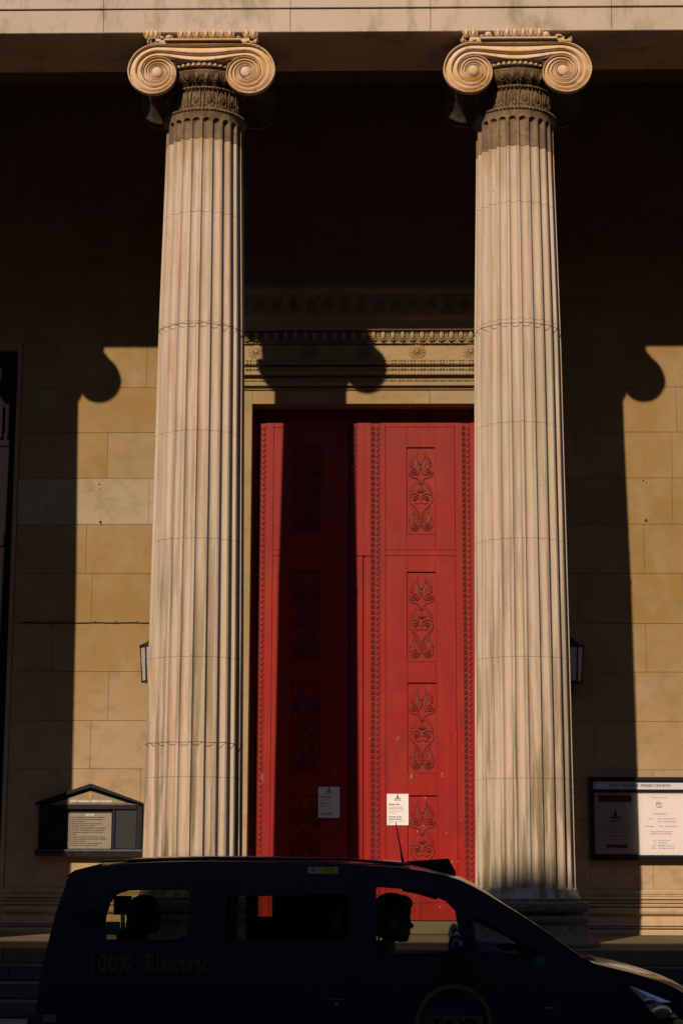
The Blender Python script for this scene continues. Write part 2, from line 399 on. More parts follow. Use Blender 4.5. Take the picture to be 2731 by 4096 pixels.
for x0, x1 in ((-5.025, -4.0), (-4.0, -2.9), (-2.9, DX0 - .01), (DX1 + .01, 3.2), (3.2, 4.33), (4.33, 5.025), (-10.6, -7.58), (7.58, 10.6)): plinth(x0 + .001, x1 - .001)
# small fixings left in the stones
for (x, z, r) in ((-3.83, 6.40, .012), (-3.82, 6.33, .008), (-3.80, 5.84, .02), (-3.79, 5.80, .01), (4.09, 6.45, .012), (4.11, 5.86, .02), (4.13, 6.42, .008)):
    MB().ell((x, W - .004, z), (r, .008, r), 8, 4).build('iron_plug', MBLACKM, wallo)
# side door surrounds at the outer ends
for side in (-1, 1):
    sd = empty('side_doorway', (side * 6.3, W, 0), church); c0 = side * 6.3
    MB().box(c0 - 1.27, c0 - 1.21, W - .01, W + 1.6, 0, 8.53).box(c0 + 1.21, c0 + 1.27, W - .01, W + 1.6, 0, 8.53).box(c0 - 1.21, c0 + 1.21, W - .01, W + 1.6, 8.43, 8.53).build('door_surround', MW, sd)
    lf = MB().box(c0 - 1.21, c0 + 1.21, W + .13, W + .20, 0, 8.43)
    for ux in (-1.19, -.62, .02, .60, 1.10): lf.block(c0 + ux, c0 + ux + .10, W + .10, W + .135, 0, 8.42, .004)
    for uz in (.0, 1.9, 3.7, 5.5, 7.0, 8.2): lf.block(c0 - 1.2, c0 + 1.2, W + .105, W + .137, uz, uz + .2, .004)
    lf.build('door_leaf', MDOORK, sd)  # leaf and grille coloured near black to stand for the doorway's shade
    for k in range(24): MB().box(c0 - 1.14 + k * .1, c0 - 1.10 + k * .1, W + .05, W + .09, 7.12, 7.62).build('grille_bar', MDOORK, sd)
# ceiling, end beams
MB().box(-10.6, 10.6, .56, W + .8, 12.601, 12.85).build('portico_ceiling', MW, church)
MB().box(-10.6, -9.45, .56, W + .05, 11.35, 12.6).build('end_beam', MP, church); MB().box(9.45, 10.6, .56, W + .05, 11.35, 12.6).build('end_beam', MP, church)
# entablature
ent = empty('entablature', (0, 0, 11.35), church)
ZJ = 11.672
jl = [-10.6, -9.0, -6.9, -5.1, -3.257, -.875, .907, 3.201, 5.3, 7.2, 9.1, 10.6]
for a, b in zip(jl, jl[1:]):
    MB().block(a + .002, b - .002, -.638 + random.uniform(-.0015, .0015), .556, 11.352, ZJ - .003, .008).build('architrave_block', MP, ent)
    MB().block(a + .002, b - .002, -.662 + random.uniform(-.002, .002), .556, ZJ, 12.05, .006).build('architrave_block', MP, ent)
    MB().block(a + .3, min(b + .3, 10.6) - .004, -.69, .556, 12.053, 12.5, .006).build('architrave_block', MP, ent)
MB().box(-10.6, 10.6, -.60, .556, 12.503, 13.5).build('frieze', MP, ent)
MB().extr([(-.60, 13.5), (-.75, 13.55), (-1.15, 13.6), (-1.2, 13.85), (-1.3, 14.0), (.556, 14.0), (.556, 13.5)], -11.2, 11.2).build('cornice', MP, ent)
pd = MB(); pd.add([(-11.2, -1.2, 14.0), (11.2, -1.2, 14.0), (0, -1.2, 16.9), (-11.2, 16, 14.0), (11.2, 16, 14.0), (0, 16, 16.9)], [(0, 1, 2), (3, 5, 4), (0, 2, 5, 3), (1, 4, 5, 2), (0, 3, 4, 1)])
pd.build('pediment', MP, church)
MB().box(-10.9, 10.9, W + 1.65, 30, -.8, 13.98).build('nave', MW, church)
# ------------------------------------------------------------------ columns
RT = [(.55, .604), (1.0, .600), (3.5, .584), (6.4, .557), (7.4, .549), (9.67, .505), (10.35, .497)]
NF = 24
def shaft_radius(z):
    r = interp(RT, z)
    if z < .74: r += .045 * ((.74 - z) / .18) ** 2
    if z > 10.22: r += .03 * ((z - 10.22) / .13) ** 2
    return r
ZB, ZT = .66, 10.27
def flute_ring(z, inset=0, n=9):
    r = shaft_radius(z) - inset; pitch = 2 * pi / NF; out = []
    hw = .40 * pitch; wm = hw * r
    for k in range(NF):
        a0 = -pi / 2 + k * pitch                     # arris at the front
        out.append((a0 - .0, 0)); out.append((a0 + pitch / 2 - hw, 0))
        for i in range(1, n):
            t = -1 + 2 * i / n
            q = 0
            if z < ZB + wm: q = max(0, (ZB + wm - z) / wm)
            if z > ZT - wm: q = max(q, (z - (ZT - wm)) / wm)
            d = 1 - t * t - q * q
            out.append((a0 + pitch / 2 + t * hw, .050 * r / .55 * math.sqrt(d) if d > 0 else 0))
        out.append((a0 + pitch / 2 + hw, 0))
    return [((r - d) * cos(a), (r - d) * sin(a), z) for a, d in out]
def make_drum(z0, z1):
    g = .0013; zl = [z0 + g, z0 + g + .003]; ins = [.003, 0]
    a, b = z0 + .01, z1 - .01
    if z0 < .7: inner = [z0 + .02, z0 + .05, z0 + .08] + [ZB + .005 * k ** 1.0 * 1.6 for k in range(0, 9)] + [.78, 1.0, 1.4]
    elif z1 > 10.2: inner = [10.12] + [ZT - .075 + .0085 * k for k in range(0, 10)] + [10.29, 10.32, 10.34]
    else: inner = [z0 + (z1 - z0) * k / 4 for k in (1, 2, 3)]
    zl += inner; ins += [0] * len(inner); zl += [z1 - g - .003, z1 - g]; ins += [0, .003]
    rings = [flute_ring(z, i) for z, i in zip(zl, ins)]; n = len(rings[0]); mb = MB(); vs = []; fs = []
    for r in rings: vs += r
    for j in range(len(rings) - 1):
        for i in range(n): fs.append((j * n + i, j * n + (i + 1) % n, (j + 1) * n + (i + 1) % n, (j + 1) * n + i))
    vs += [(0, 0, z0 + g), (0, 0, z1 - g)]; c0 = len(vs) - 2
    for i in range(n): fs.append((c0, (i + 1) % n, i)); fs.append((c0 + 1, (len(rings) - 1) * n + i, (len(rings) - 1) * n + (i + 1) % n))
    mb.add(vs, fs); me = mb.mesh('drum', MTOP if z1 > 10.2 else MS)
    return me
def egg_mesh(w, h, mat):
    mb = MB(); mb.ell((0, -.01, 0.03 * h), (w * .29, h * .30, h * .46), 8, 6)
    pts = [(w * .40 * cos(a), -.02, h * .05 + h * .50 * sin(a)) for a in [pi + pi * k / 8 for k in range(9)]]
    pts = [(-w * .40, -.02, h * .5)] + pts + [(w * .40, -.02, h * .5)]
    mb.tube(pts, w * .055, 4)
    mb.leaf((w * .5, -.008, h * .5), (w * .5, -.008, -h * .5), w * .05, .02)
    return mb.mesh('egg', mat)
EGG_AB = egg_mesh(.104, .128, MC); EGG_EC = egg_mesh(.125, .13, MN); EGG_DR = egg_mesh(.14, .155, MF)
# volutes
EX, EZ = .564, 10.818
RHO = [(0, .388), (45, .386), (90, .377), (135, .338), (180, .296), (225, .268), (270, .250), (315, .226), (360, .204), (405, .196), (450, .184), (495, .168), (540, .154), (585, .143), (630, .134), (675, .124), (720, .113),
       (765, .106), (810, .098), (855, .091), (900, .085), (990, .076), (1080, .070), (1400, .068)]
HP = [(0, -.026), (.03, .012), (.085, .014), (.11, -.004), (.15, -.014), (.20, -.012), (.34, .006), (.46, .014), (.53, .013), (.58, -.006), (.62, -.014), (.70, -.004), (.82, .012), (.91, .013), (.95, -.01), (1, -.026)]
YF, YB = -.63, .52
def band(side, front):
    "one volute, as a relief that winds in to the eye"
    mb = MB(); vs = []; fs = []; T = 110; dth = 900 / (T - 1); S = len(HP); yy = YF if front else YB; sg = -1 if front else 1
    for i in range(T):
        th = i * dth; ro, ri = interp(RHO, th), interp(RHO, th + 360); wsc = min(1.0, (ro - ri) / .13) ** .7
        for s, h in HP:
            rho = ro + (ri - ro) * s; a = radians(th)
            vs.append((side * (EX + rho * sin(a)), yy + sg * h * 1.9 * wsc + sg * .004 * (th / 360), EZ + rho * cos(a)))
    for i in range(T - 1):
        for k in range(S - 1): fs.append((i * S + k, i * S + k + 1, (i + 1) * S + k + 1, (i + 1) * S + k))
    mb.add(vs, fs, True)
    return mb
def canalis(front):
    mb = MB(); vs = []; fs = []; T = 25; S = len(HP); yy = YF if front else YB; sg = -1 if front else 1
    for i in range(T):
        u = -1 + 2 * i / (T - 1); zt = EZ + .388; zi = EZ + .204 - .078 * cos(pi * u / 2) ** 1.6 if abs(u) < 1 else EZ + .204
        for s, h in HP:
            ss = s; vs.append((u * EX, yy + sg * h * 1.9, zt + (zi - zt) * ss))
    for i in range(T - 1):
        for k in range(S - 1): fs.append((i * S + k, i * S + k + 1, (i + 1) * S + k + 1, (i + 1) * S + k))
    mb.add(vs, fs, True)
    # soffit of the canalis back to the core
    n = len(vs); v2 = []; f2 = []
    for i in range(T):
        p = vs[i * S + S - 1]; v2 += [p, (p[0], 0, p[2])]
    for i in range(T - 1): f2.append((2 * i, 2 * i + 1, 2 * i + 3, 2 * i + 2))
    return mb.add(v2, f2, False)
def bolster(side):
    mb = MB(); vs = []; fs = []; A = 40; ys = []; L = 27
    for j in range(L):
        t = j / (L - 1); y = (YF + .038) + (YB - YF - .076) * t
        c = 1 - .42 * sin(pi * t) ** .7
        c += .018 * (abs(((t * 9) % 1) - .5) < .2) * sin(pi * t)
        for i in range(A):
            th = 360 * i / A
            r = interp(RHO, th) if th < 270 else .250 + (.388 - .250) * ((th - 270) / 90) ** 1.5
            a = radians(th); vs.append((side * (EX + r * c * sin(a)), y, EZ + .388 - (.388 - r * cos(a)) * c))
    for j in range(L - 1):
        for i in range(A): k = (i + 1) % A; fs.append((j * A + i, j * A + k, (j + 1) * A + k, (j + 1) * A + i))
    fs.append(tuple(range(A))); fs.append(tuple(range((L - 1) * A, L * A)))
    return mb.add(vs, fs, True)
def neck_palmette():
    mb = MB(); 
    for k, (dx, top, w) in enumerate(((0, .15, .012), (.022, .12, .010), (-.022, .12, .010), (.038, .085, .009), (-.038, .085, .009), (.046, .045, .008), (-.046, .045, .008))):
        mb.leaf((dx * .3, 0, -.06), (dx, 0, top), w, .028)
    for s in (-1, 1):
        mb.tube([(s * (.028 + (.022 - .003 * k) * cos(k * .9)), -.006, -.085 + (.022 - .003 * k) * sin(k * .9)) for k in range(6)], .006, 4)
        mb.tube([(s * .062, 0, -.12), (s * .066, -.01, -.02), (s * .058, -.012, .08), (s * .05, -.006, .14)], .007, 4)
    return mb.mesh('palmette', MN)
PALM = neck_palmette()
TOR = [(.64, .57), (.655, .56), (.665, .545), (.655, .535), (.66, .533), (.70, .525), (.722, .50), (.732, .47), (.734, .44), (.728, .415), (.705, .397), (.67, .39), (.655, .385), (.65, .375), (.655, .365), (.72, .362),
       (.738, .355), (.742, .33), (.742, .30), (.735, .285), (.722, .275), (.725, .24), (.74, .19), (.765, .145), (.80, .105), (.84, .07), (.865, .052), (.87, .03), (.868, .001)]
cache = {}
def make_column(X, joints, eggs_l, gaps, wires):
    c = empty('column', (X, 0, 0), church)
    P = dict(parent=c, world=False)
    MB().lathe(TOR + [(0, .001)], 64).build('column_base', MFOOT, **P)  # foot colour darkened to deepen the cast shade it stands in
    gu = MB()
    for zc, ro, ph in ((.50, .722, 0), (.47, .734, 1), (.435, .732, 0)):
        for k in range(60):
            a = (k + .5 * ph) * 2 * pi / 60; gu.ell((ro * cos(a), ro * sin(a), zc), (.018, .018, .012), 5, 4)
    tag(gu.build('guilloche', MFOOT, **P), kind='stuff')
    js = [.56] + joints + [10.348]
    for a, b in zip(js, js[1:]):
        key = (round(a, 3), round(b, 3))
        if key not in cache: cache[key] = make_drum(a, b)
        inst('drum', cache[key], c, (0, 0, 0), world=False)
    for zw in wires:
        r = shaft_radius(zw) + .003
        MB().tube([((r + .0015 * sin(7 * k)) * cos(k * 2 * pi / 96), (r + .0015 * sin(7 * k)) * sin(k * 2 * pi / 96), zw + .004 * sin(k * .7)) for k in range(96)], .0042, 4, closed=True).build('wire_band', MWIRE, **P)
    if 'neck' not in cache:
        cache['neck'] = MB().lathe([(.50, 10.345), (.53, 10.352), (.538, 10.37), (.53, 10.388), (.50, 10.395), (.485, 10.40), (.472, 10.45), (.465, 10.62), (.47, 10.655), (.50, 10.66), (.51, 10.675), (.50, 10.69), (.46, 10.70),
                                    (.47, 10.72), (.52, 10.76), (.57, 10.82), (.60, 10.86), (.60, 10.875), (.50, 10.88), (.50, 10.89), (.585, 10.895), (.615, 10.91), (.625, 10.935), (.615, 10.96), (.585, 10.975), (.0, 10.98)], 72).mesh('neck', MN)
        for s in (-1, 1):
            for fr in (True, False): cache['v', s, fr] = band(s, fr).mesh('volute', MC if fr else MSOOTSHADE)
            cache['b', s] = bolster(s).mesh('bolster', MSOOTSHADE)  # bolsters and back volutes: soot plus the capital's shade in one dark colour
        for fr in (True, False):
            cache['c', fr] = canalis(fr).mesh('volute_link', MC)
            y = YF if fr else YB; sg = -1 if fr else 1
            cache['eye', fr] = MB().ell((0, 0, 0), (.070, .032, .070), 20, 10).mesh('volute_eye', MC)
        cache['core'] = MB().box(-EX - .02, EX + .02, YF + .05, YB - .05, 10.965, 11.205).box(-.66, .66, -.66, .56, 11.207, 11.225).box(-.47, .50, -.705, .56, 11.225, 11.243).box(-.60, .60, -.56, .50, 11.243, 11.351).mesh('abacus', MC)
        g = MB()
        for k in range(56):
            a = k * 2 * pi / 56
            for d in (-.06, .06): g.ell((.615 * cos(a + d), .615 * sin(a + d), 10.935 + d * .16), (.022, .022, .016), 5, 4)
        cache['guil'] = g.mesh('guilloche', MC)
        bd = MB()
        for k in range(70):
            a = k * 2 * pi / 70; bd.ell((.537 * cos(a), .537 * sin(a), 10.37), (.016, .016, .014), 5, 4)
            bd.ell((.508 * cos(a), .508 * sin(a), 10.675), (.013, .013, .011), 5, 4)
        cache['bead'] = bd.mesh('bead_moulding', MN)
    inst('neck', cache['neck'], c, (0, 0, 0), world=False)
    tag(inst('guilloche', cache['guil'], c, (0, 0, 0), world=False), kind='stuff'); tag(inst('bead_moulding', cache['bead'], c, (0, 0, 0), world=False), kind='stuff')
    for s in (-1, 1):
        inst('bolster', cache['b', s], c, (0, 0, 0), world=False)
        for fr in (True, False):
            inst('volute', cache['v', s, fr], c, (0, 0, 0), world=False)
            inst('volute_eye', cache['eye', fr], c, (s * EX, (YF - .006) if fr else (YB + .006), EZ), world=False)
    for fr in (True, False): inst('volute_link', cache['c', fr], c, (0, 0, 0), world=False)
    inst('abacus', cache['core'], c, (0, 0, 0), world=False)
    for x in eggs_l: inst('egg', EGG_AB, c, (x, -.685, 11.298), world=False)
    for k in range(12): inst('egg', EGG_AB, c, (-.6 + k * .109, .56, 11.297), (0, 0, pi), world=False)
    for s in (-1, 1):
        for k in range(10): inst('egg', EGG_AB, c, (s * .67, -.52 + k * .11, 11.297), (0, 0, s * pi / 2), world=False)
    for x, zc, w, h in gaps:                         # broken stumps of lost eggs
        mb = MB(); mb.ell((x, -.67, zc), (w, .05, h), 7, 5); mb.ell((x + w * .6, -.675, zc - h * .4), (w * .5, .025, h * .6), 6, 4); mb.build('broken_stump', MC, **P)
    for k in range(28):
        a = -pi / 2 + (k + .5) * 2 * pi / 28; r = .553
        inst('egg', EGG_EC, c, (r * cos(a), r * sin(a), 10.79), (.5, 0, a + pi / 2), world=False)
    for k in range(18):
        a = -pi / 2 + (k + .5) * 2 * pi / 18; r = .476
        inst('palmette', PALM, c, (r * cos(a), r * sin(a), 10.52), (0, 0, a + pi / 2), world=False)
    return c
JL = [1.963, 3.395, 4.841, 6.19, 7.58, 9.02, 10.0]; JR = [1.956, 3.399, 4.84, 6.288, 7.60, 9.134, 9.885]
left = make_column(-2, JL, [-.686, -.633, -.575, -.259, -.152, -.053, .054, .153, .26, .36, .572, .66], [(-.41, 11.27, .05, .03), (-.50, 11.262, .03, .02), (.47, 11.262, .03, .022)], [7.545, 2.373])
tag(left, 'left fluted column with two thin wires round its shaft')
right = make_column(2, JR, [-.649, -.558, -.248, -.134, -.035, .071, .169, .275], [(-.37, 11.285, .05, .04), (.36, 11.28, .05, .045), (-.45, 11.262, .035, .018), (.52, 11.262, .05, .022)], [7.541])
tag(right, 'right fluted column with the battered top moulding and shaded foot')
full = [-.6 + k * .109 for k in range(12)]
side_col = make_column(-6, JR, full, [], [])
for X in (-10, 6, 10):
    r = side_col.copy(); COL.objects.link(r); r.location = (X, 0, 0)
    for ch in list(side_col.children):
        k = ch.copy(); COL.objects.link(k); k.parent = r
# ------------------------------------------------------------------ main doorway
dsr = empty('door_surround', (0, W, 0), church)
F0 = 3.72; CX = .03
MB().block(-2.0, -1.602, F0, W + .05, 0.001, 7.776, .006).build('jamb', MF, dsr)
MB().block(CX + 1.63, 2.06, F0, W + .05, 0.001, 7.776, .006).build('jamb', MF, dsr)
MB().box(-1.99, -1.601, W + .052, 4.6, 0.001, 7.8).box(CX + 1.632, 2.05, W + .052, 4.6, 0.001, 7.8).box(-1.99, 2.05, W + .052, 4.6, 7.568, 8.7).build('door_reveal', MF, dsr)
for a, b in ((-1.601, .99), (.994, CX + 1.629)): MB().block(a, b, F0, W + .05, 7.567, 7.776, .004).build('lintel_block', MF, dsr)
def course(y, z0, z1, joints=(.55,), name='moulding', b=.004):
    x = [-2.05] + list(joints) + [2.11]
    for a, c in zip(x, x[1:]): MB().block(a + .001, c - .001, y, W + .05, z0, z1, b).build(name, MF, dsr)
course(3.695, 7.776, 7.789); course(3.735, 7.789, 7.831); course(3.675, 7.831, 7.894); course(3.672, 7.894, 7.927); course(3.70, 7.927, 7.983); course(3.625, 7.983, 8.041); course(3.62, 8.041, 8.092); course(3.66, 8.092, 8.129)
course(3.605, 8.129, 8.218); course(3.70, 8.218, 8.463, (.25, ), 'frieze_block', .003); course(3.665, 8.463, 8.486); course(3.66, 8.486, 8.645); course(3.585, 8.645, 8.72)
cor = MB().extr([(3.585, 8.721), (3.56, 8.78), (3.50, 8.84), (3.48, 9.13), (3.40, 9.16), (3.38, 9.22), (3.45, 9.3), (3.92, 9.3), (3.92, 8.721)], -2.2, 2.26); cor.build('cornice', MF, dsr)
bd = MB()
for z, y, sp, r in ((8.149, 3.60, .047, .016), (8.193, 3.60, .047, .017), (8.068, 3.612, .047, .018), (7.91, 3.664, .04, .014), (8.474, 3.655, .05, .011)):
    n = int(4.1 / sp)
    for k in range(n):
        x = -2.03 + (k + .5) * sp; bd.ell((x, y, z), (r * (1.25 if k % 3 else .5), r, r), 6, 4)
tag(bd.build('bead_moulding', MF, dsr), kind='stuff')
for k in range(29): inst('egg', EGG_DR, dsr, (-1.97 + k * .1425, 3.648, 8.567))
rs = MB()
for k in range(14):
    a = k * 2 * pi / 14; rs.leaf((.035 * cos(a), 0, .035 * sin(a)), (.122 * cos(a), 0, .122 * sin(a)), .022, .035)
for k in range(10):
    a = (k + .5) * 2 * pi / 10; rs.leaf((.02 * cos(a), -.012, .02 * sin(a)), (.072 * cos(a), -.012, .072 * sin(a)), .014, .03)
rs.ell((0, -.02, 0), (.028, .022, .028), 10, 6); rs.tube([(.12 * cos(k * pi / 12), 0, .12 * sin(k * pi / 12)) for k in range(24)], .006, 4, closed=True)
RS = rs.mesh('rosette', MF)
for k in range(5): inst('rosette', RS, dsr, (-1.55 + k * .786, 3.697, 8.345))
an = MB()
for dx, tz, w in ((0, .14, .014), (.035, .12, .012), (-.035, .12, .012), (.065, .085, .011), (-.065, .085, .011), (.085, .04, .01), (-.085, .04, .01)): an.leaf((dx * .2, 0, -.07), (dx, 0, tz), w, .03)
for s in (-1, 1): an.tube([(s * (.05 + (.035 - .005 * k) * cos(k * .9)), -.008, -.10 + (.035 - .005 * k) * sin(k * .9)) for k in range(7)], .009, 4)
AN = an.mesh('anthemion', MF)
for k in range(17): inst('anthemion', AN, dsr, (-2.0 + k * .25, 3.485, 8.99))
# door leaves
DY = 4.05
def ornament_mesh():
    k = .000583; X = lambda x: (x - 520) * k; Z = lambda z: (1150 - z) * k; mb = MB()
    def path(pts, r, n=5):
        P = [Vector((X(x), -.006, Z(z))) for x, z in pts]; out = []
        for i in range(len(P) - 1):
            p0, p1, p2, p3 = P[max(i - 1, 0)], P[i], P[i + 1], P[min(i + 2, len(P) - 1)]
            for t in (0, .5):
                out.append(.5 * ((2 * p1) + (p2 - p0) * t + (2 * p0 - 5 * p1 + 4 * p2 - p3) * t * t + (3 * p1 - p0 - 3 * p2 + p3) * t ** 3))
        out.append(P[-1]); both(out, r, n)
    def both(out, r, n=5):
        mb.tube(out, r, n); mb.tube([(-p[0], p[1], p[2]) for p in out], r, n)
    def spiral(cx, cz, r, turns=1.8, a0=0, dr=1):
        out = [(X(cx) + r * k * (1 - i / (turns * 9)) * cos(a0 + dr * i * .698), -.008, Z(cz) + r * k * (1 - i / (turns * 9)) * sin(a0 + dr * i * .698)) for i in range(int(turns * 9))]
        both([Vector(o) for o in out], .0075, 4)
        for s in (1, -1): mb.ell((s * X(cx), -.008, Z(cz)), (.014, .012, .014), 6, 4)
    def leaflets(base, tips, w=.007):
        for (bx, bz), (tx, tz) in zip(base, tips):
            for s in (1, -1):
                mb.leaf((s * X(bx), -.002, Z(bz)), (s * X(tx), -.002, Z(tz)), w, .016)
                mb.ell((s * X(tx), -.006, Z(tz)), (.008, .01, .008), 5, 4)
    path([(225, 640), (220, 720), (265, 790), (360, 825), (440, 850), (485, 910), (503, 1010)], .0085)
    spiral(335, 655, 105, 2.0, pi); path([(410, 770), (470, 700), (505, 600), (515, 500)], .007)
    path([(515, 500), (455, 390), (415, 290), (410, 220), (438, 175)], .007)
    mb.leaf((X(470), -.002, Z(700)), (X(400), -.002, Z(330)), .024, .007); mb.leaf((-X(470), -.002, Z(700)), (-X(400), -.002, Z(330)), .024, .007)
    leaflets([(400, 350), (385, 400), (370, 445), (360, 485), (350, 515), (340, 540)], [(345, 285), (305, 325), (275, 385), (258, 440), (250, 500), (258, 550)])
    leaflets([(470, 1010), (430, 1030), (405, 1070), (385, 1110), (370, 1150), (365, 1185), (360, 1225)], [(435, 905), (385, 950), (335, 1000), (300, 1060), (262, 1115), (250, 1175), (240, 1240)], .009)
    for s_ in (-1, 1):
        for q in range(4): mb.tube([(0, 0, Z(1240)), (s_ * (.012 + .016 * q), -.004, Z(1130 + q * 12)), (s_ * (.014 + .022 * q), 0, Z(1050 + q * 34))], .004, 4)
    spiral(378, 1365, 75, 1.8, 0); path([(475, 1290), (420, 1240), (340, 1235), (262, 1290), (235, 1380), (265, 1470), (340, 1550), (430, 1640), (490, 1760), (510, 1900), (505, 2040)], .0085)
    path([(475, 1480), (410, 1490), (350, 1460)], .006); path([(480, 1370), (520, 1372)], .006)
    mb.leaf((0, -.004, Z(1480)), (0, -.004, Z(1210)), .022, .015); mb.leaf((0, -.004, Z(1390)), (0, -.004, Z(1500)), .02, .012); mb.leaf((0, -.004, Z(1900)), (0, -.004, Z(2110)), .022, .015)
    leaflets([(330, 1770), (345, 1790), (360, 1830), (378, 1870), (388, 1905), (385, 1940)], [(385, 1650), (425, 1700), (450, 1760), (470, 1830), (478, 1890), (475, 1960)])
    path([(300, 1570), (345, 1650), (335, 1730), (270, 1830), (240, 1920)], .006)
    mb.leaf((X(330), -.002, Z(2050)), (X(290), -.002, Z(1740)), .028, .007); mb.leaf((-X(330), -.002, Z(2050)), (-X(290), -.002, Z(1740)), .028, .007)
    spiral(385, 2060, 95, 1.9, pi / 2); path([(235, 1940), (245, 2060), (300, 2140), (390, 2170), (460, 2110), (480, 2040)], .0085)
    return mb.mesh('ornament', MK)
ORN = ornament_mesh()
pm = MB()
for k in range(7):
    a = radians(115 + k * 22); pm.leaf((.012 + .006 * cos(a), 0, .006 * sin(a)), (.012 + .045 * cos(a) * 1.15, 0, .045 * sin(a)), .0052, .014)
for k in range(4):
    a = radians(-120 + k * 38); pm.leaf((.030, 0, .006), (.030 + .026 * cos(a), 0, .006 + .034 * sin(a)), .005, .012)
pm.ell((.034, -.004, -.030), (.009, .01, .009), 5, 4)
PM = pm.mesh('palmette', MK)
pitch = .083; n_ind = 0
door_parts = []
for side in (-1, 1):
    d = empty('door', (CX + side * .8, DY, .178), church)
    if side < 0: d['label'] = 'left red door leaf, mostly in the shadow of the column'
    else: d['label'] = 'right red door leaf in full sun with carved panels'
    X = lambda u: CX + side * u                     # u measured from the meeting line
    def bx(name, u0, u1, z0, z1, y, mat=MR, th=.05, b=.003):
        a, c = sorted((X(u0), X(u1))); return MB().block(a, c, y, y + th, z0, z1, b).build(name, mat, d)
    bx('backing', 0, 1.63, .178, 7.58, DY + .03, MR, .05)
    bx('meeting_stile', .017, .105, .178, 5.362, DY - .004)
    bx('meeting_stile', .0, .105, 5.372, 7.36, DY - .002)
    for u0, u1 in ((.230, .312), (1.332, 1.440), (1.560, 1.628)): bx('stile', u0, u1, .178, 7.36, DY - .002)
    bx('top_rail', .314, 1.330, 7.296, 7.36, DY - .002); bx('transom_rail', .314, 1.330, 5.372, 5.455, DY - .003)
    # fields above and below the transom
    bx('field_stile', .316, .622, 5.459, 7.292, DY + .003); bx('field_stile', 1.040, 1.328, 5.459, 7.292, DY + .003)
    bx('field_rail', .624, 1.038, 6.995, 7.292, DY + .0035); bx('field_rail', .624, 1.038, 5.459, 5.699, DY + .0035)
    bx('field_stile', .316, .622, .42, 5.368, DY + .003); bx('field_stile', 1.040, 1.328, .42, 5.368, DY + .003)
    for z0, z1 in ((5.141, 5.368), (3.527, 3.833), (1.922, 2.242), (.42, .622)): bx('field_rail', .624, 1.038, z0, z1, DY + .0035)
    bx('kick_board', .316, .80, .178, .416, DY + .002); bx('kick_board', .803, 1.328, .178, .416, DY + .003)
    for z0, z1 in ((5.703, 6.991), (3.837, 5.137), (2.246, 3.523), (.626, 1.918)):
        bx('panel', .626, 1.036, z0, z1, DY + .024, MR, .02, .001)
        m = MB()                                   # raised bead round the recess
        a, c = sorted((X(.622), X(1.040)))
        for q in ((a - .012, a, z0 - .012, z1 + .012), (c, c + .012, z0 - .012, z1 + .012)): m.box(q[0], q[1], DY - .004, DY + .01, q[2], q[3])
        m.box(a, c, DY - .004, DY + .01, z1, z1 + .012); m.box(a, c, DY - .004, DY + .01, z0 - .012, z0)
        m.build('panel_bead', MR, d)
        inst('ornament', ORN, d, ((a + c) / 2, DY + .023, (z0 + z1) / 2 - .002), scale=((c - a) / .408, 1, (z1 - z0) / 1.288))
    for us in (.1675, 1.50):
        bx('strip_bed', us - .0585, us + .0585, .178, 7.36, DY + .008)
        low = MB(); z = .23; xx = X(us)
        while z < 7.34:
            if z > 1.15:
                inst('palmette', PM, d, (xx - .02, DY + .004, z), scale=(1.4, 1.3, 1.15))
            else:
                k = len(low.v)
                for v in PM.vertices: low.v.append((xx - .02 + v.co.x * 1.4, DY + .004 + v.co.y * 1.3, z + v.co.z * 1.15))
                for p in PM.polygons: low.f.append(tuple(i + k for i in p.vertices)); low.sm.append(True)
            z += pitch
        tag(low.build('carved_band', MK, d), kind='stuff')
MB().block(-1.60, 1.66, 3.60, 4.2, .002, .17, .01).build('door_sill', MFLOOR, church)

# ------------------------------------------------------------------ notice boards, papers, lanterns, cable
nb = tag(empty('notice_board', (-3.83, W, 1.04)), 'black pedimented notice board with cream history panel on the wall left of the left column', 'notice board')
YN = W - .09
AX = -3.815
MB().box(-4.53, -3.10, YN + .02, W - .005, 1.13, 1.80).build('backboard', MBLK, nb)
fr = MB(); fr.block(-4.545, -4.46, YN - .02, YN + .02, 1.15, 1.78).block(-3.165, -3.085, YN - .02, YN + .02, 1.15, 1.78).block(-3.505, -3.462, YN - .02, YN + .02, 1.15, 1.70).block(-4.17, -4.135, YN - .02, YN + .02, 1.15, 1.70).block(-4.46, -3.165, YN - .03, YN + .02, 1.70, 1.765)
fr.build('frame', MBLK, nb)
MB().poly([(-4.60, 1.765), (AX, 2.005), (-3.065, 1.765), (-3.065, 1.79), (AX, 2.06), (-4.60, 1.79)], YN - .07, W - .004).build('pediment', MBLK, nb)
MB().poly([(-4.45, 1.755), (AX, 2.0), (-3.16, 1.755)], YN - .005, YN + .015).build('pediment_field', MBLK, nb)
MB().poly([(-4.31, 1.79), (AX - .01, 1.955), (-3.30, 1.79)], YN - .022, YN - .008).build('title_board', MCREAM, nb)
MB().poly([(-4.42, 1.766), (-4.33, 1.784), (-3.28, 1.784), (-3.13, 1.766)], YN - .035, YN - .008).build('ledge', flat('brown_ledge', (.20, .13, .11), .6), nb)
MB().extr([(YN - .05, 1.148), (YN - .09, 1.14), (YN - .10, 1.118), (YN - .075, 1.108), (YN - .10, 1.10), (YN - .05, 1.045), (W - .003, 1.045), (W - .003, 1.148)], -4.57, -3.075).build('lower_ledge', flat('scuffed_black_wood', (.035, .035, .045), .5, var=.5), nb)
hp = MB().box(-4.125, -3.515, YN - .012, YN + .018, 1.155, 1.648).build('history_panel', MCREAM, nb)
MB().box(-3.455, -3.17, YN - .002, YN + .018, 1.155, 1.69).build('empty_panel', MGREY, nb)
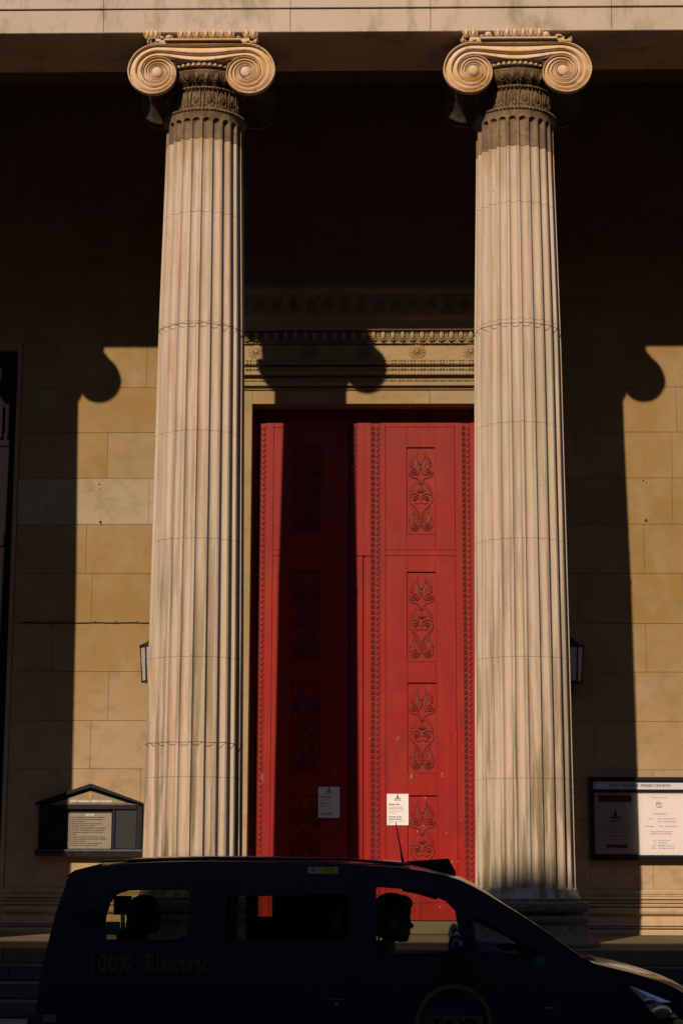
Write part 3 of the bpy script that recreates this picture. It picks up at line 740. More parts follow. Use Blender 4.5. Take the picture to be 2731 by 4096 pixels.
for x in (-4.110, -3.530):
    for z in (1.168, 1.632): MB().ell((x, YN - .014, z), (.006, .004, .006), 6, 4).build('screw', MINK, hp)
text('SAINT PANCRAS  PARISH CHURCH', -3.815, 1.797, YN - .024, .047, MWHITE, nb, 'CENTER', sx=.80, shear=.15, bold=.001)
em = MB(); em.tube([(AX - .01 + .026 * cos(k * pi / 8), YN - .026, 1.885 + .036 * sin(k * pi / 8)) for k in range(16)], .005, 5, closed=True)
em.leaf((AX - .01, YN - .023, 1.86), (AX - .01, YN - .023, 1.912), .010, .008); em.ell((AX - .01, YN - .022, 1.868), (.014, .004, .012), 6, 4); em.build('gold_emblem', MGOLD, nb)
text('HISTORY', -3.82, 1.61, YN - .0135, .036, MWHITE, hp, 'CENTER', sx=.9, bold=.001)
hist = ['The Parish and Municipal Church of Saint Pancras is dedicated to', 'the Roman Boy Pancratius who was martyred by the Emperor', 'Diocletian in the Year 304.', 'The old Church in Pancras Road is the oldest Building in the',
        'Borough dating in parts from the 11th Century.', 'The New Church was built to a design by W & H Inwood, based on', 'the Ionic Temple of the Erechtheum on the Acropolis at Athens.', 'The octagonal tower is copied from the Tower of the Winds,',
        'also at Athens.', 'The Foundation stone was laid by the Duke of York and Albany on', 'July 1st 1819 and the building consecrated by William Howley Bishop', 'of London on May 7th 1822.', 'It was externally restored 1951 to 1953 and re-dedicated by',
        'the Lord Bishop of London on December 17th 1953.']
for i, s in enumerate(hist): text(s, -4.108, 1.582 - i * .0295 - (.006 if i > 8 else 0), YN - .0135, .022, MINK, hp, sx=.86, bold=.0006)

nb2 = tag(empty('notice_board', (3.93, W, 1.01)), 'wide dark-framed glazed notice board with white posters on the wall right of the right column', 'notice board')
x0, x1 = 3.185, 4.64
f = MB(); f.block(x0, x0 + .07, YN - .03, W - .004, 1.015, 2.17, .012).block(x1 - .07, x1, YN - .03, W - .004, 1.015, 2.17, .012).block(x0 + .07, x1 - .07, YN - .03, W - .004, 2.109, 2.17, .012).block(x0 + .07, x1 - .07, YN - .03, W - .004, 1.015, 1.085, .012).block(x0 + .07, x1 - .07, YN - .022, W - .004, 1.961, 1.998, .006)
f.build('frame', MBLK, nb2)
MB().extr([(YN - .04, 1.085), (YN - .055, 1.07), (YN - .05, 1.045), (YN - .031, 1.04), (YN - .031, 1.085)], x0 + .02, x1 - .02).build('drip_rail', MBLK, nb2)
MB().box(x0 + .07, x1 - .07, YN + .01, YN + .02, 1.998, 2.109).build('title_strip', flat('grey_white_board', (.58, .56, .58), .5, var=.03), nb2)
MB().box(x0 + .07, x1 - .07, YN + .03, YN + .04, 1.085, 1.96).build('back_board', MBLK, nb2)
text('SAINT  PANCRAS  PARISH CHURCH', 3.905, 2.034, YN + .008, .056, MINK, nb2, 'CENTER', sx=.98, bold=.0008)
pa = MB().box(x0 + .085, 3.868, YN + .012, YN + .029, 1.10, 1.955).build('left_poster', flat('grey_white_poster', (.78, .70, .70), .6, var=.03), nb2)
pb = MB().box(3.878, x1 - .085, YN + .010, YN + .029, 1.09, 1.958).build('right_poster', MPINK, nb2)
MB().box(3.868, 3.878, YN + .004, YN + .029, 1.09, 1.958).build('divider', flat('brass_strip', (.35, .28, .2), .4), nb2)
YP = YN + .011
MB().box(3.325, 3.79, YP - .002, YP - .0005, 1.822, 1.917).build('red_banner', MDRED, pa); text('We are open daily', 3.557, 1.850, YP - .003, .055, flat('banner_ink', (.40, .10, .12), .6), pa, 'CENTER')
MB().box(3.42, 3.72, YP - .002, YP - .0005, 1.187, 1.235).build('red_footer', MDRED, pa); text('www.stpancraschurch.org', 3.57, 1.204, YP - .003, .024, flat('footer_ink', (.45, .15, .17), .6), pa, 'CENTER')
def church_logo(cx, z, s, y, mat, par):
    m = MB(); m.poly([(cx - .045 * s, z), (cx + .045 * s, z), (cx + .045 * s, z + .006 * s), (cx - .045 * s, z + .006 * s)], y - .0006, y)
    for k in range(6): m.box(cx + (-.036 + k * .0136) * s, cx + (-.032 + k * .0136) * s, y - .0006, y, z + .006 * s, z + .028 * s)
    m.box(cx - .042 * s, cx + .042 * s, y - .0006, y, z + .028 * s, z + .033 * s); m.poly([(cx - .03 * s, z + .033 * s), (cx + .03 * s, z + .033 * s), (cx, z + .043 * s)], y - .0006, y)
    m.box(cx - .011 * s, cx + .011 * s, y - .0006, y, z + .043 * s, z + .06 * s); m.box(cx - .007 * s, cx + .007 * s, y - .0006, y, z + .06 * s, z + .075 * s); m.poly([(cx - .005 * s, z + .075 * s), (cx + .005 * s, z + .075 * s), (cx, z + .105 * s)], y - .0006, y)
    m.build('church_logo', mat, par)
church_logo(3.56, 1.55, 1.85, YP - .0008, MINK, pa)
for i, s in enumerate(['You are welcome to come in', 'for quiet prayer, to light a candle', 'or to look around the church.', 'All services are open', 'to everyone.']): text(s, 3.56, 1.485 - i * .047, YP - .0015, .030, MINK, pa, 'CENTER')
YQ = YN + .0095
text('St Pancras Church', 4.18, 1.875, YQ - .001, .030, MGINK, pb, 'CENTER')
m = MB(); m.tube([(4.175 + .042 * cos(radians(a)), YQ - .001, 1.787 + .042 * sin(radians(a))) for a in range(-250, 20, 15)], .0028, 4); m.box(4.172, 4.178, YQ - .003, YQ - .0005, 1.747, 1.832).box(4.135, 4.215, YQ - .0035, YQ - .001, 1.798, 1.804)
m.build('cross_logo', flat('maroon_print', (.22, .03, .10), .6), pb)
text('Church Services', 4.18, 1.655, YQ - .001, .028, MGINK, pb, 'CENTER'); MB().box(4.10, 4.26, YQ - .0015, YQ - .0005, 1.648, 1.650).build('underline', MGINK, pb)
for z, a, b in ((1.585, 'Sunday', '8 am   Holy Communion'), (1.545, '', '10 am   Choral Eucharist'), (1.48, 'Wednesday', '1.15pm   Holy Communion')):
    if a: text(a, 4.09, z, YQ - .001, .025, MINKB, pb, 'RIGHT')
    text(b, 4.15, z, YQ - .001, .025, MINKB, pb)
text('You are welcome to pray here', 4.19, 1.408, YQ - .001, .025, MINKB, pb, 'CENTER'); text('whenever the church is open', 4.19, 1.378, YQ - .001, .025, MINKB, pb, 'CENTER')
for z, a, b in ((1.285, 'Vicar:', 'Revd Anne Stevens'), (1.25, 'Tel:', '020 7388 1461'), (1.213, 'E-mail:', 'office@stpancraschurch.org'), (1.18, 'Website:', 'www.stpancraschurch.org')):
    text(a, 4.12, z, YQ - .001, .021, MINKB, pb, 'RIGHT'); text(b, 4.145, z, YQ - .001, .021, MINKB, pb)
for x, z in ((3.873, 1.63), (3.873, 1.12), (4.55, 1.12), (4.2, 1.105)): MB().ell((x, YN + .004, z), (.005, .004, .005), 6, 4).build('drawing_pin', MINK, nb2)
MB().box(x0 + .07, x1 - .07, YN - .018, YN - .014, 1.085, 1.96).build('glazing', glass('board_glass', (.97, .97, .97)), nb2)

def notice(cx, cz, w, h, label, lines, par_y, rot=0):
    p = tag(MB().box(cx - w / 2, cx + w / 2, par_y - .002, par_y, cz - h / 2, cz + h / 2).build('paper_notice', MPAPER), label, 'notice')
    church_logo(cx, cz + h * .29, 1.05, par_y - .0025, MINK, p)
    for z, s, size, mt, b in lines: text(s, cx - w * .42, cz + z, par_y - .0028, size, mt, p, bold=b)
    MB().ell((cx, par_y - .003, cz + h * .485), (.004, .003, .004), 6, 4).build('drawing_pin', MINK, p)
    return p
notice(.512, 1.717, .308, .44, 'small white paper notice about Monday opening pinned on the sunlit red door', [(.065, 'Monday 6 May:', .026, MINK, .0008), (.035, 'The church will be closed on', .017, MGINK, 0), (.015, 'Monday 6 May (bank holiday).', .017, MINK, .0002),
    (-.012, 'We are back as usual on Tuesday 7', .017, MGINK, 0), (-.034, 'May with Holy Communion', .017, MGINK, 0), (-.055, 'on Wednesday.', .017, MGINK, 0), (-.11, 'Vouchers for the', .026, MINK, .0008), (-.142, 'Euston Foodbank', .026, MINK, .0008),
    (-.17, 'Please see the notice opposite for', .017, MGINK, 0), (-.19, 'details.', .017, MGINK, 0)], DY - .006)
notice(-.463, 1.816, .305, .434, 'paper notice with opening times pinned on the red door inside the column shadow', [(.07, 'Opening times:', .026, MINK, .0008), (.04, 'Monday   to   Thursday', .017, MGINK, 0), (.02, 'Friday   9.00   5.00', .017, MGINK, 0), (-.02, 'Services:', .026, MINK, .0008),
    (-.05, 'Sunday  8.00  10.00  6.00', .017, MGINK, 0), (-.07, 'Wednesday   1.15', .017, MGINK, 0), (-.11, 'Thursday   1.15', .017, MGINK, 0), (-.165, 'Euston Foodbank', .026, MINK, .0008), (-.19, 'Vouchers are available here', .017, MGINK, 0)], DY - .006)

def lantern(X, label):
    t = tag(empty('wall_lantern', (X, W, 3.44)), label, 'lantern')
    Y = W - .24; r0, r1 = .150, .182
    z0, z1 = 3.50, 3.98
    H6 = [(cos(pi / 6 * (2 * k + 0)), sin(pi / 6 * (2 * k + 0))) for k in range(6)]
    b = MB()
    for cx_, cy_ in H6: b.tube([(X + r0 * cx_, Y + r0 * cy_, z0), (X + r1 * cx_, Y + r1 * cy_, z1)], .013, 4)
    b.lathe([(0, z0 - .03), (r0 + .012, z0 - .025), (r0 + .016, z0), (0, z0 + .001)], 6, (X, Y), False).lathe([(0, z1), (r1 + .022, z1 + .002), (r1 + .022, z1 + .022), (0, z1 + .03)], 6, (X, Y), False); b.build('frame', MBLACKM, t)
    MB().lathe([(r1 + .03, z1 + .024), (.11, z1 + .07), (.075, z1 + .10), (.06, z1 + .13), (.0, z1 + .16)], 6, (X, Y), False).build('cap', MBLACKM, t)
    for k in range(6):
        p, q = H6[k], H6[(k + 1) % 6]
        MB().add([(X + r0 * p[0], Y + r0 * p[1], z0), (X + r0 * q[0], Y + r0 * q[1], z0), (X + r1 * q[0], Y + r1 * q[1], z1), (X + r1 * p[0], Y + r1 * p[1], z1)], [(0, 1, 2, 3)]).build('pane', MLG, t)
    b = MB(); b.tube([(X, Y, z0 - .025), (X, Y, z0 - .09), (X, Y + .10, z0 - .12), (X, W - .02, z0 - .03)], .018, 6); b.box(X - .05, X + .05, W - .02, W - .003, z0 - .15, z0 + .1); b.build('bracket', MBLACKM, t)
lantern(-2.96, 'black wall lantern half hidden behind the left column at its left edge')
lantern(2.955, 'black wall lantern in shade just behind the right column')
cb = MB(); cb.tube([(-4.9 + i * .1, W - .008, 4.362 + .003 * sin(i * 1.3)) for i in range(20)] , .008, 5)
cbo = tag(cb.build('cable', MBLACKM), 'thin black cable clipped along a wall joint left of the left column', 'cable')
for k in range(6): MB().box(-4.75 + k * .3, -4.735 + k * .3, W - .018, W - .001, 4.365, 4.385).build('cable_clip', MBLACKM, cbo)

# ------------------------------------------------------------------ terrace across the road, behind the camera; its roof shades the street
tr = tag(empty('terrace_building', (0, -33, PAV)), kind='structure')
BZ = 21.75; tb = MB().box(-62, 62, -45, -33, PAV - .12, BZ - .6); tb.build('wall', brick_mat(), tr); MB().box(-62.2, 62.2, -45, -32.999, BZ - .6, BZ).build('parapet', flat('stone_coping', (.3, .27, .22), .9), tr)
wf = MB().box(-.6, .6, -.03, .05, -1.0, 1.0).mesh('window_frame', flat('white_frame', (.6, .58, .54), .6)); wg = MB().box(-.52, .52, -.0, .06, -.92, .92).mesh('pane', flat('window_pane_dark', (.03, .035, .04), .08, .5))
for i in range(-14, 15):
    for j in range(5):
        o = inst('window', wf, tr, (i * 3.0, -32.99, 3.6 + j * 3.5)); inst('pane', wg, o, (0, .02, 0), world=False)

# ------------------------------------------------------------------ black cab
MPT = NT('black_cab_paint'); MPT = MPT.fin((.024, .022, .034), .25, spec=.5, coat=.4)
TW = .83; TYC = -9.60
def tumble(z):
    t = 0
    if z > .10: t += .17 * min(1.2, (z - .10) / .85) ** 1.5
    if z < -.25: t += .04 * ((-.25 - z) / .35) ** 1.5
    return t
def half(z): return TW - tumble(z)
taxi = tag(empty('taxi', (.2, TYC, ROAD)), 'black electric cab passing in front of the church, driver and passenger seen through its windows', 'taxi')
Ce = [(-2.00, -.60), (-2.02, -.30), (-1.99, -.07), (-1.972, .17), (-1.946, .32), (-1.927, .434), (-1.888, .63), (-1.842, .79), (-1.815, .875), (-1.70, .905), (-1.54, .94), (-1.15, .963), (-.70, .966), (-.25, .96), (.05, .95), (.38, .93), (.68, .880), (.85, .815), (1.065, .692), (1.28, .557), (1.553, .364), (1.65, .318),
      (1.87, .266), (2.06, .208), (2.20, .145), (2.33, .045), (2.36, -.12), (2.42, -.25), (2.44, -.45), (2.40, -.60)]
Cc = [(-2.03, -.60), (-2.06, -.30), (-2.02, -.07), (-2.0, .17), (-1.97, .32), (-1.95, .434), (-1.91, .63), (-1.87, .80), (-1.835, .89), (-1.72, .935), (-1.57, .978), (-1.18, 1.003), (-.705, 1.007), (-.278, .999), (.04, .988), (.393, .973), (.71, .90), (.875, .834), (1.08, .703), (1.295, .568), (1.57, .375), (1.68, .34),
      (1.89, .292), (2.09, .238), (2.24, .18), (2.38, .08), (2.49, -.08), (2.53, -.25), (2.55, -.45), (2.50, -.60)]
ts = [-1, -.985, -.95, -.88, -.75, -.5, -.25, 0, .25, .5, .75, .88, .95, .985, 1]
def shell(i0, i1, k0, k1, push=0.0):
    mb = MB(); vs = []; fs = []
    # two extra samples per span through linear subdivision keep the curve smooth
    idx = []
    for i in range(i0, i1): idx += [(i, 0), (i, .5)]
    idx.append((i1, 0)); nk = k1 - k0 + 1
    def cr(P, i, t):
        p0, p1, p2, p3 = P[max(i - 1, 0)], P[i], P[min(i + 1, len(P) - 1)], P[min(i + 2, len(P) - 1)]
        return tuple(.5 * (2 * b + (c - a) * t + (2 * a - 5 * b + 4 * c - d) * t * t + (3 * b - a - 3 * c + d) * t ** 3) for a, b, c, d in zip(p0, p1, p2, p3))
    for i, t in idx:
        e = cr(Ce, i, t); c = cr(Cc, i, t)
        for k in range(k0, k1 + 1):
            s = ts[k]; w = 1 - abs(s) ** 2.6
            vs.append((e[0] + (c[0] - e[0]) * w, TYC + s * half(e[1]), e[1] + (c[1] - e[1]) * w + push))
    for i in range(len(idx) - 1):
        for k in range(nk - 1): fs.append((i * nk + k, i * nk + k + 1, (i + 1) * nk + k + 1, (i + 1) * nk + k))
    return mb.add(vs, fs, True)
K = len(ts) - 1
top = MB()
for a in ((0, 5, 0, K), (8, 17, 0, K), (21, 29, 0, K), (5, 8, 0, 2), (5, 8, K - 2, K), (17, 21, 0, 2), (17, 21, K - 2, K)):
    s = shell(*a); top.add(s.v, s.f, True)
body = top.build('body', MPT, taxi)
G_T = glass('tinted_cab_glass', (.62, .63, .48)); G_C = glass('clear_cab_glass', (.86, .88, .86))
shell(17, 21, 2, K - 2).build('windscreen', G_C, taxi)
shell(5, 8, 2, K - 2).build('rear_window', G_T, taxi)
WIN = {'rear': [(-1.545, .455), (-1.56, .60), (-1.535, .70), (-1.49, .757), (-1.41, .782), (-1.20, .788), (-1.03, .788), (-1.003, .762), (-.995, .57), (-1.016, .492), (-1.075, .459)],
       'side': [(-.75, .458), (-.775, .49), (-.77, .745), (.03, .757), (.055, .735), (.055, .49), (.02, .46)],
       'front': [(.226, .369), (.215, .55), (.217, .808), (.40, .797), (.567, .767), (.681, .72), (.746, .655), (.767, .509), (.766, .385)],
       'quarter': [(.86, .40), (.85, .60), (.90, .61), (1.15, .47), (1.30, .38), (1.28, .36)]}
WINF = {'rear': [(-1.80, .37), (-1.81, .60), (-1.78, .69), (-1.72, .76), (-1.62, .785), (-1.20, .79), (-1.12, .77), (-1.10, .57), (-1.12, .42), (-1.2, .37)], 'side': [(-.93, .38), (-.95, .43), (-.94, .735), (.03, .74), (.06, .72), (.06, .41), (.02, .38)],
        'front': [(.19, .27), (.18, .55), (.185, .815), (.42, .80), (.62, .77), (.76, .71), (.84, .62), (.865, .45), (.86, .28)], 'quarter': [(.93, .40), (.92, .56), (1.15, .45), (1.28, .37)]}
WX = (-1.36, 1.46); WR = .315
def side_outline():
    o = [(x, z) for x, z in Ce]; o = o[::-1]              # front bottom ... rear bottom
    bot = []
    for cx in WX:
        r = .37; a0 = math.asin((-.60 + .505) / r)
        bot += [(cx + r * cos(pi - a), -.505 + r * sin(a)) for a in [a0 + (pi - 2 * a0) * k / 14 for k in range(15)]]
    return o + bot
def fill(loops):
    cu = bpy.data.curves.new('tmp', 'CURVE'); cu.dimensions = '2D'; cu.fill_mode = 'BOTH'
    for L in loops:
        sp = cu.splines.new('POLY'); sp.points.add(len(L) - 1); sp.use_cyclic_u = True
        for p, (x, z) in zip(sp.points, L): p.co = (x, z, 0, 1)
    t = bpy.data.objects.new('tmp', cu); me = bpy.data.meshes.new_from_object(t); bpy.data.objects.remove(t); bpy.data.curves.remove(cu)
    return me
def panel(loops, side, name, mat, parent, off=0.0, smooth=True):
    me = fill(loops); bm = bmesh.new(); bm.from_mesh(me); bmesh.ops.remove_doubles(bm, verts=bm.verts, dist=.0004)
    for z in [-.5 + .1 * k for k in range(16)]:
        bmesh.ops.bisect_plane(bm, geom=bm.verts[:] + bm.edges[:] + bm.faces[:], plane_co=(0, z, 0), plane_no=(0, 1, 0))
    for v in bm.verts:
        x, z = v.co.x, v.co.y; v.co = (x, TYC + side * (half(z) + off), z)
    bmesh.ops.recalc_face_normals(bm, faces=bm.faces); bm.to_mesh(me); bm.free(); me.name = name; me.materials.clear(); me.materials.append(mat)
    for p in me.polygons: p.use_smooth = smooth
    return put(bpy.data.objects.new(name, me), parent)
def grow(L, d):
    cx = sum(p[0] for p in L) / len(L); cz = sum(p[1] for p in L) / len(L)
    return [(x + d * (1 if x > cx else -1), z + d * (1 if z > cz else -1)) for x, z in L]
for side, WS in ((-1, WIN), (1, WINF)):
    panel([side_outline()] + list(WS.values()), side, 'side_panel', MPT, taxi)
    panel([side_outline()] + [grow(l, .02) for l in WS.values()], side, 'inner_lining', MDARK, taxi, off=-.035)
    for k, L in WS.items():
        panel([L], side, 'window', G_C if k in ('front', 'quarter') else G_T, taxi, off=-.012)
        pts = [(x, TYC + side * (half(z) + .001), z) for x, z in L]; MB().tube(pts, .007, 4, closed=True).build('window_seal', MDARK, taxi)
MB().box(-1.95, 2.3, TYC - .76, TYC + .76, -.60, -.50).build('floor_pan', MDARK, taxi)
# seams
seam = lambda pts, name='door_seam': MB().tube([(x, TYC - half(z) - .0005, z) for x, z in pts], .004, 4).build(name, MDARK, taxi)
seam([(.13, -.5), (.13, .2), (.14, .6), (.15, .90)]); seam([(.93, -.5), (.95, .1), (.88, .40), (.84, .66), (.74, .80), (.60, .86), (.15, .90)]); seam([(-.86, -.5), (-.86, .3), (-.85, .88)])
seam([(-1.9, .18), (-1.2, .19), (-.5, .2), (.1, .2)], 'body_crease'); seam([(1.6, .29), (1.8, .18), (1.9, .0)], 'bonnet_seam')
rail = MB().tube([(-1.62, TYC - half(.93) + .10, .965), (-.9, TYC - half(.95) + .1, .99), (0, TYC - half(.95) + .1, .985), (.45, TYC - half(.93) + .11, .95)], .010, 6).build('roof_trim', MPT, taxi)
sp = MB().poly([(-1.86, .86), (-1.80, .905), (-1.62, .95), (-1.60, .93)], TYC - .58, TYC + .58).build('rear_spoiler', MPT, taxi)
# wheels
def wheel(cx, side):
    w = empty('wheel', (cx, TYC + side * .70, ROAD + WR), taxi)
    c = w_loc = Vector((cx, TYC + side * .70, ROAD + WR))
    def spin(prof, n=40):
        mb = MB(); vs = []; fs = []
        for r, y in prof:
            for i in range(n): a = 2 * pi * i / n; vs.append((c.x + r * cos(a), c.y + side * y, c.z + r * sin(a)))
        for j in range(len(prof) - 1):
            for i in range(n): k = (i + 1) % n; fs.append((j * n + i, j * n + k, (j + 1) * n + k, (j + 1) * n + i))
        return mb.add(vs, fs, True)
    spin([(.20, -.10), (.29, -.10), (.312, -.07), (.315, 0), (.312, .07), (.29, .10), (.215, .10), (.20, .08)]).build('tyre', flat('tyre_rubber', (.015, .015, .015), .9), w)
    r = spin([(.205, .08), (.195, .05), (.18, .03), (.05, .06), (.0, .065)], 30)
    for k in range(7):
        a = k * 2 * pi / 7; r.tube([(c.x + .04 * cos(a), c.y + side * .07, c.z + .04 * sin(a)), (c.x + .195 * cos(a), c.y + side * .075, c.z + .195 * sin(a))], .018, 5)
    r.build('rim', flat('wheel_alloy', (.30, .30, .31), .35, metal=.8), w)
for cx in WX:
    for s in (-1, 1): wheel(cx, s)
YS = lambda z: TYC - half(z) - .004
# lamps
hl = [(1.85, .185), (1.93, .17), (2.06, .12), (2.17, .055), (2.27, -.035), (2.30, -.10), (2.26, -.115), (2.10, -.075), (2.02, -.02), (1.94, .09)]
for s in (-1, 1):
    def wrap(x, z, o): return (x, TYC + s * (half(z) + o - .9 * max(0, x - 2.0) ** 2), z)
    def xr(z):
        xs = []
        for (xa, za), (xb, zb) in zip(hl, hl[1:] + hl[:1]):
            if (za - z) * (zb - z) <= 0 and abs(za - zb) > 1e-6: xs.append(xa + (xb - xa) * (z - za) / (zb - za))
        return min(xs), max(xs)
    m = MB(); NB = 3; zt_, zb_ = .180, -.112
    for q in range(NB):
        za = zt_ + (zb_ - zt_) * q / NB; zb2 = zt_ + (zb_ - zt_) * (q + 1) / NB; (l0, r0_), (l1, r1_) = xr(za), xr(zb2)
        vs = []; W6 = 6
        for i in range(W6 + 1):
            t_ = i / W6; vs.append(wrap(l0 + (r0_ - l0) * t_, za, .004)); vs.append(wrap(l1 + (r1_ - l1) * t_, zb2, .026))
        for i in range(W6 + 1): vs.append(wrap(l1 + (r1_ - l1) * i / W6, zb2, .003))
        fs = [(2 * i, 2 * i + 1, 2 * i + 3, 2 * i + 2) for i in range(W6)] + [(2 * i + 1, 2 * W6 + 2 + i, 2 * W6 + 3 + i, 2 * i + 3) for i in range(W6)]
        m.add(vs, fs, False)
    h = m.build('headlight', flat('headlight_chrome', (.80, .82, .86), .22, metal=1), taxi)
    MB().ell(wrap(2.17, -.05, .012), (.055, .022, .035), 10, 8).build('facade_glint', flat('amber_glint_paint', (.75, .50, .16), .15, .8), h)  # amber patch painted in for the sunlit church's reflection in the lamp
    MB().ell(wrap(1.99, .09, .014), (.045, .02, .022), 10, 8).build('side_lamp', flat('clear_lens_blue', (.45, .5, .6), .08, metal=1), h)
    m = MB(); m.ell(wrap(2.06, .02, .03), (.07, .03, .05), 10, 8); m.build('lamp_bulb', flat('lamp_reflector', (.7, .62, .45), .12, metal=1), h)
    m = MB(); m.box(-2.035, -1.83, TYC + s * .835 - .012, TYC + s * .835 + .012, -.30, -.012); m.build('tail_light', flat('tail_lens', (.10, .008, .012), .08, .8), taxi)
MB().box(-1.93, -1.85, TYC - .852, TYC - .846, -.060, -.014).build('tail_reflector', flat('clear_lens', (.30, .34, .45), .05, 1, .7), taxi)
MB().ell((1.345, YS(.04), .037), (.034, .008, .013), 12, 6).build('side_repeater', flat('amber_grey_lens', (.14, .11, .10), .2, .6), taxi)
MB().tube([(-.10, YS(.08), .09), (-.08, YS(.08) - .03, .09), (.02, YS(.08) - .03, .085), (.04, YS(.08), .085)], .011, 6).build('door_handle', MPT, taxi)
MB().ell((-.035, YS(.09) , .055), (.012, .006, .014), 8, 5).build('door_lock', flat('lock_chrome', (.35, .35, .36), .3, metal=.9), taxi)
MB().box(2.2, 2.5, TYC - .3, TYC + .3, -.52, -.38).build('front_grille', MDARK, taxi)
# roof sign and aerial
sg = MB(); vs = []
for x, z in ((.40, .955), (.44, .972), (.715, .992), (.765, .90), (.765, .82), (.40, .93)):
    for y in (TYC - .30, TYC + .30): vs.append((x, y, z))
sg.add(vs, [(0, 2, 3, 1), (2, 4, 5, 3), (4, 6, 7, 5), (6, 8, 9, 7), (8, 10, 11, 9), (10, 0, 1, 11), (0, 10, 8, 6, 4, 2), (1, 3, 5, 7, 9, 11)]); sg.build('roof_sign', flat('dark_roof_sign', (.03, .01, .01), .3), taxi)
a = MB(); a.tube([(.405, TYC - .35, .955), (.39, TYC - .35, 1.04), (.355, TYC - .35, 1.235)], [.010, .006, .0028], 6); a.build('aerial', MBLACKM, taxi)
# door mirror
m = MB(); m.ell((.735, TYC - .98, .44), (.052, .10, .09), 12, 8).box(.70, .765, TYC - 1.06, TYC - .90, .375, .50); m.tube([(.79, TYC - .80, .37), (.76, TYC - .90, .39)], .02, 6); mi = m.build('door_mirror', MPT, taxi)
MB().ell((.715, TYC - .98, .44), (.014, .060, .050), 12, 6).build('mirror_glass', flat('mirror_silver', (.25, .25, .27), .08, metal=1), mi)
m = MB(); m.ell((.80, TYC + .98, .44), (.045, .10, .085), 12, 8); m.tube([(.80, TYC + .80, .37), (.80, TYC + .90, .39)], .02, 6); m.build('door_mirror', MPT, taxi)
# lettering and stickers
MTX = flat('faded_gold_vinyl', (.13, .105, .045), .5); MTX2 = flat('faint_grey_vinyl', (.11, .11, .14), .5); MRNG = flat('brown_gold_vinyl', (.22, .125, .055), .5)
text('100%', -1.66, .262, YS(.30) - .004, .152, MTX, taxi, sx=.84, bold=.003, spacing=1.05); text('Electric', -1.285, .262, YS(.30) - .004, .152, MTX, taxi, sx=.83, bold=.003, spacing=1.10)
text('Pull Handle &', -.10, .425, YS(.40) - .004, .028, MTX2, taxi, 'RIGHT', spacing=1.1); text('Slide Door', -.10, .392, YS(.38) - .004, .028, MTX2, taxi, 'RIGHT', spacing=1.1)
st = MB().box(-.231, -.031, YS(.885) - .002, YS(.885) + .004, .888, .932).build('warning_sticker', flat('yellow_sticker', (.80, .66, .08), .5), taxi)
st.rotation_euler = (0, 0, 0)
MB().box(-.231, -.16, YS(.885) - .004, YS(.885) - .0019, .888, .932).build('sticker_field', flat('grey_sticker', (.55, .55, .6), .5), st)
MB().poly([(-.222, .892), (-.168, .892), (-.195, .93)], YS(.885) - .006, YS(.885) - .0039).build('warning_triangle', flat('warning_yellow', (.75, .6, .04), .5), st)
MB().poly([(-.198, .899), (-.192, .899), (-.190, .92), (-.200, .92)], YS(.885) - .008, YS(.885) - .0059).build('exclamation_mark', MINK, st)
text('CAUTION', -.095, .914, YS(.885) - .003, .016, flat('sticker_red', (.3, .05, .02), .5), st, 'CENTER'); text('Mind your head', -.095, .897, YS(.885) - .003, .012, MINK, st, 'CENTER')
MB().box(-1.548, -1.458, YS(.53) + .0, YS(.53) + .004, .49, .575).build('blue_sticker', flat('blue_sticker', (.02, .07, .10), .4), taxi)
MB().tube([(-1.503 + .028 * cos(k * pi / 8), YS(.53) - .001, .532 + .028 * sin(k * pi / 8)) for k in range(16)], .003, 4, closed=True).build('sticker_ring', flat('pale_blue_print', (.10, .22, .26), .4), taxi)
MB().ell((1.285, YS(.32), .325), (.042, .004, .045), 16, 4).build('teal_badge', flat('teal_badge', (.03, .10, .13), .4), taxi)
MB().leaf((1.262, YS(.32) - .004, .31), (1.30, YS(.32) - .004, .345), .014, .003).build('badge_leaf', flat('badge_light', (.07, .18, .2), .4), taxi)
rg = MB(); vs = []; fs = []; n = 56; RX, RZ = .723, -.06
for i in range(n):
    a = 2 * pi * i / n
    for r in (.222, .248): vs.append((RX + r * cos(a), YS(RZ + r * sin(a)) - .001, RZ + r * sin(a)))
for i in range(n): j = (i + 1) % n; fs.append((2 * i, 2 * j, 2 * j + 1, 2 * i + 1))
rg.add(vs, fs); rg.build('roundel_ring', MRNG, taxi)
MB().box(.535, .91, YS(-.06) - .003, YS(-.06) - .001, -.112, -.008).build('roundel_bar', flat('brown_bar', (.17, .09, .075), .5), taxi)
text('TAXI', .722, -.096, YS(-.06) - .005, .098, flat('black_print', (.012, .01, .012), .5), taxi, 'CENTER', bold=.004, sx=1.25, spacing=1.1)
# inside: seats, screen, wheel
def seat(x, y, name='seat', h=.60):
    s = MB().box(x - .02, x + .45, y - .24, y + .24, -.20, -.06).box(x + .05, x + .4, y - .2, y + .2, -.50, -.20).build(name, MSEAT, taxi)
    b = MB(); b.add([(x - .02, y - .24, -.1), (x + .10, y - .24, -.1), (x + .10, y + .24, -.1), (x - .02, y + .24, -.1), (x - .16, y - .21, h - .12), (x - .07, y - .21, h - .12), (x - .07, y + .21, h - .12), (x - .16, y + .21, h - .12)],
                   [(0, 3, 2, 1), (4, 5, 6, 7), (0, 1, 5, 4), (1, 2, 6, 5), (2, 3, 7, 6), (3, 0, 4, 7)]); b.build('seat_back', MSEAT, s)
    b = MB(); b.box(x - .185, x - .09, y - .13, y + .13, h - .02, h + .11).tube([(x - .13, y - .06, h - .13), (x - .135, y - .06, h - .01)], .008, 5).tube([(x - .13, y + .06, h - .13), (x - .135, y + .06, h - .01)], .008, 5); b.build('head_rest', MSEAT, s)
